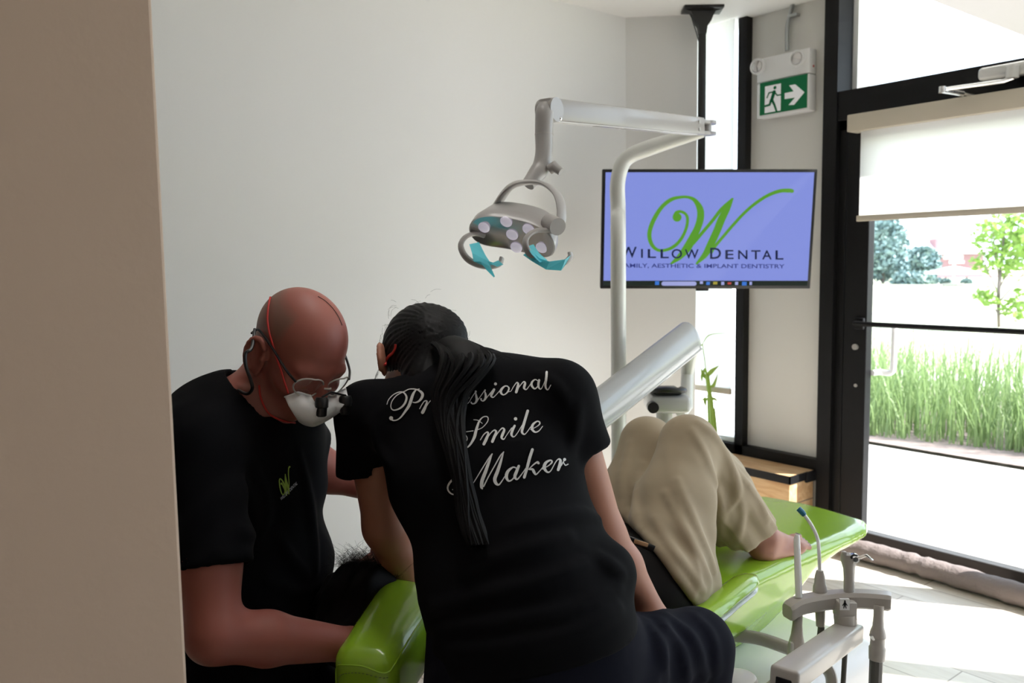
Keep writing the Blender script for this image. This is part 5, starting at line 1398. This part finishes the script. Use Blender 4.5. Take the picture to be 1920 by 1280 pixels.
def patient_shirt(Q):
    d = detube(Q, p_sp, [.178, .165, .175, .185, .11], [.115, .120, .125, .105, .07], (1, 0, 0), .04)
    for i in (0, 1):
        sh = p_sp[3] + np.array((.155 - .31 * i, -.02, -.01)); el = p_sp[1] + np.array((.20 - .42 * i, -.08, -.03))
        d = smin(d, smax(dcap(Q, sh, el, .062, .060), dplane(Q, sh * .4 + el * .6, el - sh), .006), .03)
    d = smax(d, -dsph(Q, PH - pU * .07 - pF * .02, .085), .01)
    d = smin(d, dell(Q, P(1222, 1098, 1.97), (.125, .14, .105)), .04)
    return smax(d, dplane(Q, P(1262, 1078, 1.95), cv(.82, .57, -.1)), .02)
solid('shirt', patient_shirt, (-2.0, .6, .45), (-1.0, 1.9, 1.1), .008, M['hair_b'], pat, 3)

def leg_cloth(Q, i):
    h_, k_, a_ = p_hip[i], p_kn[i], p_an[i]
    def fold1(an, t):
        return (.010 * (1 - np.abs(np.sin(2.5 * an + 4.2 * t + .4))) ** 2.5 + .0035 * np.sin(7 * an + 14 * t)) * np.clip(1.05 - t * 1.1, 0, 1) + .003 * np.sin(34 * t + 2 * an) * np.clip(.5 - t, 0, .5) * 2
    def fold2(an, t):
        return (.017 * (1 - np.abs(np.sin(2.5 * an + .6 * t + .3))) ** 2.2 - .004 + .004 * np.sin(9 * an + 2 * t)) * np.clip(t * 1.6 - .05, 0, 1)
    d1 = detube(Q, [h_, h_ * .45 + k_ * .55, k_], [.118, .096, .070], [.108, .094, .072], (1, 0, 0), .02, fold1)
    sh_e = k_ + (a_ - k_) * 1.10 - CR * .012
    mid = k_ * .55 + a_ * .45
    d2 = detube(Q, [k_, mid, sh_e], [.072, .080, .086], [.070, .082, .084], (1, 0, 0), .02, fold2)
    ax = _n(a_ - k_); hem = k_ + (a_ - k_) * .90
    d2 = smax(d2, dplane(Q, hem - np.array((0, .0, .0)), _n(ax + np.array((0, -.15, -.1)))), .005)
    d2 = np.maximum(d2, -np.maximum(detube(Q, [k_, mid, sh_e], [.05, .064, .076], [.05, .066, .074], (1, 0, 0), .02, fold2), -dplane(Q, hem - ax * .03, ax)))
    return smin(d1, d2, .022)
def patient_pants(Q):
    d = detube(Q, [p_sp[0] + np.array((0, -.05, .0)), p_sp[0] + np.array((0, .06, -.01))], [.175, .18], [.112, .115], (1, 0, 0))
    for i in (0, 1): d = smin(d, leg_cloth(Q, i), .025)
    d = smax(d, dplane(Q, P(1246, 1068, 1.95), cv(-.82, -.57, .1)), .012)
    return np.maximum(d, -(Q[:, 2] - .575))
_tree = coarse(patient_pants, (-2.0, 1.1, .52), (-1.0, 2.35, 1.16))
FOLDS = [([(1310, 792), (1338, 815), (1360, 850), (1377, 890), (1382, 930), (1362, 955)], .013), ([(1298, 808), (1322, 850), (1340, 905), (1352, 957), (1350, 1010), (1343, 1050)], .012),
         ([(1247, 924), (1280, 990), (1312, 1045), (1332, 1085)], .010), ([(1226, 972), (1266, 1036), (1300, 1080), (1318, 1106)], .011), ([(1210, 1000), (1250, 1050), (1280, 1092), (1298, 1118)], .010),
         ([(1382, 880), (1420, 932), (1440, 974)], .010), ([(1372, 900), (1392, 960), (1380, 1020)], .009), ([(1270, 900), (1300, 970), (1326, 1030), (1340, 1070)], .009), ([(1180, 830), (1165, 900), (1172, 960)], .010), ([(1205, 870), (1190, 940), (1200, 990)], .009)]
patient_pants_folded = with_folds(patient_pants, _tree, FOLDS)
solid('trousers', patient_pants_folded, (-2.0, 1.1, .52), (-1.0, 2.35, 1.16), .005, M['khaki'], pat, 2)
bl = cr([P(1150, 1000, 1.90), P(1180, 1011, 1.87), P(1205, 1020, 1.86), P(1226, 1029, 1.86)], 5)
MB().tube(bl, .008, 10, ab=(1, .4), side=CU).build('belt', M['black'], pat)
MB().box((-.016, -.0045, -.002), (.016, .0045, .002), .001, lambda V: np.array([P(1202, 1018, 1.852) + _n(CR - CU * .30) * v[0] + _n(CU + CR * .30) * v[1] + CT * v[2] for v in V])).build('belt_patch', M['tan'], pat)
def phair(Q):
    q = (Q - PH.astype(f32)) @ np.array([pS, pF, pU], f32).T
    g = .004 * np.sin(90 * q[:, 0] + 45 * q[:, 1]) * np.sin(80 * q[:, 2] + 40 * q[:, 0]) + .002 * np.sin(190 * q[:, 0] + 60 * q[:, 2])
    d = smin(dell(q, (0, -.012, .022), (.086, .104, .096)), dell(q, (-.03, -.05, .06), (.09, .06, .07)), .03)
    d = smin(d, dell(Q, P(698, 1086, 1.71), (.046, .045, .036)), .03) - g
    d = smax(d, q @ np.array(_n((0, 1, -.35)), f32) - .085, .01)
    return np.maximum(d, -dell(q, (0, .05, -.09), (.09, .08, .075)))
ph_o = solid('hair', phair, PH - .25, PH + .25, .005, M['hair_b'], pat, 1)
ptree = bvh_of(ph_o)
rr = random.Random(11); mb = MB()
for k in range(700):
    u = rr.uniform(636, 742); v = 1020; c = None
    while c is None and v < 1180:
        v += 4; c = drape(ptree, u, v, .001)
    if c is None: continue
    a = rr.uniform(.3, 2.9); l = rr.uniform(.010, .034)
    t1 = CR * math.cos(a) + CU * math.sin(a); t2 = CR * math.cos(a + rr.uniform(-2.5, 2.5)) + CU * math.sin(a + rr.uniform(-2, 2)) + CT * rr.uniform(-.5, .5)
    mb.tube(cr([c, c + t1 * l * .5, c + t1 * l * .6 + t2 * l * .45, c + t1 * l * .5 + t2 * l * .8], 4), .00017, 3, False)
tag(mb.build('loose_hair', M['hair_b'], pat), kind='stuff')

# ------------------------------------------------------------------ stools
def stool(c, top, label, m):
    t = empty('stool', (c[0], c[1], 0), label, 'stool', None)
    MB().lathe((c[0], c[1], top - .08), (0, 0, 1), [(0, .15), (.012, .185), (.04, .195), (.068, .185), (.08, .15)], 32).build('seat', M['grey_fabric'], t)
    MB().lathe((c[0], c[1], 0), (0, 0, 1), [(.07, .03), (.2, .03), (.2, .018), (top - .08, .018)], 16).build('gas_lift', M['chrome'], t)
    mb = MB()
    for k in range(5):
        a = k * 2 * math.pi / 5 + .3
        e = np.array((c[0] + math.cos(a) * .24, c[1] + math.sin(a) * .24, .065))
        mb.tube([(c[0], c[1], .085), e], [.022, .014], 8)
    mb.build('foot_star', M['grey_plastic'], t)
    for k in range(5):
        a = k * 2 * math.pi / 5 + .3
        e = np.array((c[0] + math.cos(a) * .24, c[1] + math.sin(a) * .24, .028))
        MB().cyl(e - (0, .012, 0), e + (0, .012, 0), .027).build('caster', M['black'], t)
    return t
wp = w_sp[5]
stool((wp[0], wp[1] - .0), wp[2] - .135, 'grey padded stool under the person in the lettered black shirt', None)
stool((d_pel[0], d_pel[1]), d_pel[2] - .12, 'grey padded stool under the bald person in the black polo shirt', None)

# ------------------------------------------------------------------ outside
def ground(name, pts, z, m, kind='structure'):
    return tag(make(name, [(x, y, z) for x, y in pts], [tuple(range(len(pts)))], m, None, False), kind=kind)
gx = [(-120, D + .06), (120, D + .06), (120, 160), (-120, 160)]
ground('ground', gx, -.06, M['lawn'])
struct('pavement', MB().box((-14, D + .07, -.10), (12, 6.05, -.015)).box((-14, 9.9, -.1), (12, 10.6, -.03)).prism([(-14, 6.0, -.1), (-3.8, 6.0, -.1), (-6.6, 10.5, -.1), (-30, 40, -.1), (-60, 40, -.1)], (0, 0, .075)), M['concrete'])
pv = [(-3.85, 6.1), (-3.3, 6.15), (-2.3, 6.15), (12, 6.3), (12, 9.4), (-5.9, 9.4)]
ground('soil', pv, -.012, M['soil'])
struct('canopy', MB().box((-2.45, D + .12, 2.92), (-1.15, 7.4, 3.1)), M['stucco'])
rg = random.Random(5); V = []; F = []
def blade(x, y, h_, lean, az, w):
    b = len(V); s_ = np.array((math.cos(az + 1.57), math.sin(az + 1.57), 0)); l = np.array((math.cos(az), math.sin(az), 0))
    for k in range(4):
        s = k / 3; p = np.array((x, y, -.02)) + np.array((0, 0, 1)) * h_ * (s - .12 * lean * s * s) + l * h_ * lean * s * s
        ww = w * (1 - s) ** .7 + .0006
        V.extend([p + s_ * ww, p - s_ * ww])
    F.extend([(b + 2 * k, b + 2 * k + 1, b + 2 * k + 3, b + 2 * k + 2) for k in range(3)])
for i in range(9000):
    x = rg.uniform(-8.5, 1.5); y0_ = 6.45 + .12 * math.sin(x * 2.1); y = y0_ + (rg.random() ** 1.5) * 2.2
    if x < -.62 * y: continue
    blade(x, y, rg.uniform(.45, .88) * (1 if y > y0_ + .15 else .55), rg.uniform(.05, .6), rg.uniform(0, 6.28), rg.uniform(.004, .009))
tag(make('grass', V, F, M['grass'], None, True), 'tall pale green grass growing along the pavement outside the door', 'grass', kind='stuff')

def crown(mb, c, r, n, size, seed, flat=1.0):
    q = random.Random(seed)
    for i in range(n):
        d_ = _n(np.array([q.gauss(0, 1), q.gauss(0, 1), q.gauss(0, 1)])); k_ = q.random() ** .4
        p = np.array(c) + d_ * np.array(r) * k_
        a = _n(np.array([q.gauss(0, 1), q.gauss(0, 1), q.gauss(0, .6)])); b = _n(np.cross(a, [q.gauss(0, 1), q.gauss(0, 1), q.gauss(0, 1)])); s = size * q.uniform(.7, 1.5)
        mb.add([p - a * s, p + b * s * .5, p + a * s, p - b * s * .5], [(0, 1, 2, 3)])
    return mb
def gp(u, v, d, z=None):
    return P(u, v, d)
# young tree
tb = on(1873, 612, 2, -.05)
dt = 16.5
t = empty('young_tree', tb, 'young tree with loose bright green leaves standing beyond the tall grass', 'tree')
mb = MB().tube(cr([tb, P(1872, 560, dt), P(1876, 500, dt), P(1885, 420, dt)], 5), [.035] * 10 + [.02] * 6, 8)
for u, v in ((1835, 470), (1925, 440), (1850, 560), (1930, 560), (1860, 420), (1940, 490)):
    mb.tube([P(1874, (v + 640) / 2 if v < 540 else 590, dt), P(u, v, dt + rg.uniform(-.4, .4))], [.018, .006], 5)
mb.build('trunk', M['bark'], t)
mb = MB(); s_ = dt / FPX
for u, v, ru, rv, n in ((1890, 440, 62, 42, 330), (1930, 480, 60, 60, 330), (1862, 490, 40, 26, 130), (1850, 555, 26, 18, 70), (1905, 580, 30, 22, 80), (1935, 570, 40, 40, 120), (1925, 395, 50, 40, 160)):
    crown(mb, P(u, v, dt), (ru * s_, ru * s_, rv * s_), n, .075, int(u + v))
mb.build('foliage', M['tree_leaf'], t)
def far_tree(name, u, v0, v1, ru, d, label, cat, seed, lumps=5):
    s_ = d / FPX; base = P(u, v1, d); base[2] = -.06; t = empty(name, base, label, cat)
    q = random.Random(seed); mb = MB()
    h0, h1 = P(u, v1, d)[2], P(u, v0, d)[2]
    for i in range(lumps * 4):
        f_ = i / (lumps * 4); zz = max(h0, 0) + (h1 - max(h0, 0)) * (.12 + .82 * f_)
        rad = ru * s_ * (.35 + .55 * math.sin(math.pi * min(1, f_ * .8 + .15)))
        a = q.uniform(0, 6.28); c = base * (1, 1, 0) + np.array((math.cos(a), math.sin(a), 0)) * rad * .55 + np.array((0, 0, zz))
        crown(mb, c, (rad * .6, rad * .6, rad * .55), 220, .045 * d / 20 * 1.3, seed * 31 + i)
    mb.build('foliage', M['hazed_leaf'], t)
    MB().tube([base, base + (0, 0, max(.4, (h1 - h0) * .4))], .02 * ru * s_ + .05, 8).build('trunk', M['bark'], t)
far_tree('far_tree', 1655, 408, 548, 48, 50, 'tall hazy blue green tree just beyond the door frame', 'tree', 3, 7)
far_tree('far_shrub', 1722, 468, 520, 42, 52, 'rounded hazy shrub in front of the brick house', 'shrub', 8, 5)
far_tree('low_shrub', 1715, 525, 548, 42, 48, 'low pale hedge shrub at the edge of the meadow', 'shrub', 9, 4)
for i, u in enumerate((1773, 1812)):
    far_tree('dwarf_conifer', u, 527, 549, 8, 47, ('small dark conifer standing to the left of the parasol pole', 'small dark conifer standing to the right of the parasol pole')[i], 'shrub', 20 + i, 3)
# brick house
dh = 62
def hbox(mb, u0, v0, u1, v1, dep=5.0, d=dh, ov=0):
    a, b = P(u0, v1, d), P(u1, v0, d); a2, b2 = P(u1, v1, d), None
    rt = _n(CR * (1, 1, 0)); fw = _n(-CT * (1, 1, 0)); w_ = (a2 - a) @ rt; h_ = b[2] - a[2]
    return mb.box((0, 0, 0), (w_, dep, h_), 0, lambda V: np.array([a + rt * v[0] + fw * v[1] + np.array((0, 0, v[2])) for v in V]))
t = empty('brick_house', P(1790, 545, dh) * (1, 1, 0), 'distant brick house with tall chimney and white bay window', 'house')
hbox(hbox(MB(), 1748, 475, 1842, 548), 1690, 516, 1960, 550).build('wall', M['brick'], t, False)
hbox(MB(), 1754, 447, 1760, 478, 1, dh - .2).build('chimney', M['brick'], t, False)
a, b = P(1738, 476, dh - .6), P(1855, 476, dh - .6); rt = _n(CR * (1, 1, 0)); fw = _n(-CT * (1, 1, 0)); w_ = (b - a) @ rt
MB().prism([a, a + rt * w_, a + rt * (w_ - 1.2) + fw * 3 + (0, 0, 1.8), a + rt * 1.2 + fw * 3 + (0, 0, 1.8)], fw * .1 + np.array((0, 0, .12))).build('roof', M['roof'], t, False)
hbox(MB(), 1770, 478, 1806, 486, .3, dh - .35).build('dormer_window', M['canvas'], t, False)
hbox(MB(), 1780, 488, 1808, 494, .3, dh - .3).build('bay_window', M['canvas'], t, False)
# parasol in front of it
dp_ = 44; t = empty('parasol', P(1792, 545, dp_) * (1, 1, 0), 'large white garden parasol in front of the brick house', 'parasol')
c = P(1788, 513, dp_); s_ = dp_ / FPX
MB().lathe(c, (0, 0, 1), [(0, 50 * s_), (.06, 50 * s_), (8 * s_, 28 * s_), (13 * s_, 8 * s_), (14 * s_, .05)], 16).build('canopy', M['canvas'], t, False)
MB().tube([(c[0], c[1], 0), c + (0, 0, .5)], .06, 8).build('pole', M['canvas'], t)
MB().box((c[0] - .4, c[1] - .4, -.06), (c[0] + .4, c[1] + .4, .08), .03).build('base', M['concrete'], t)
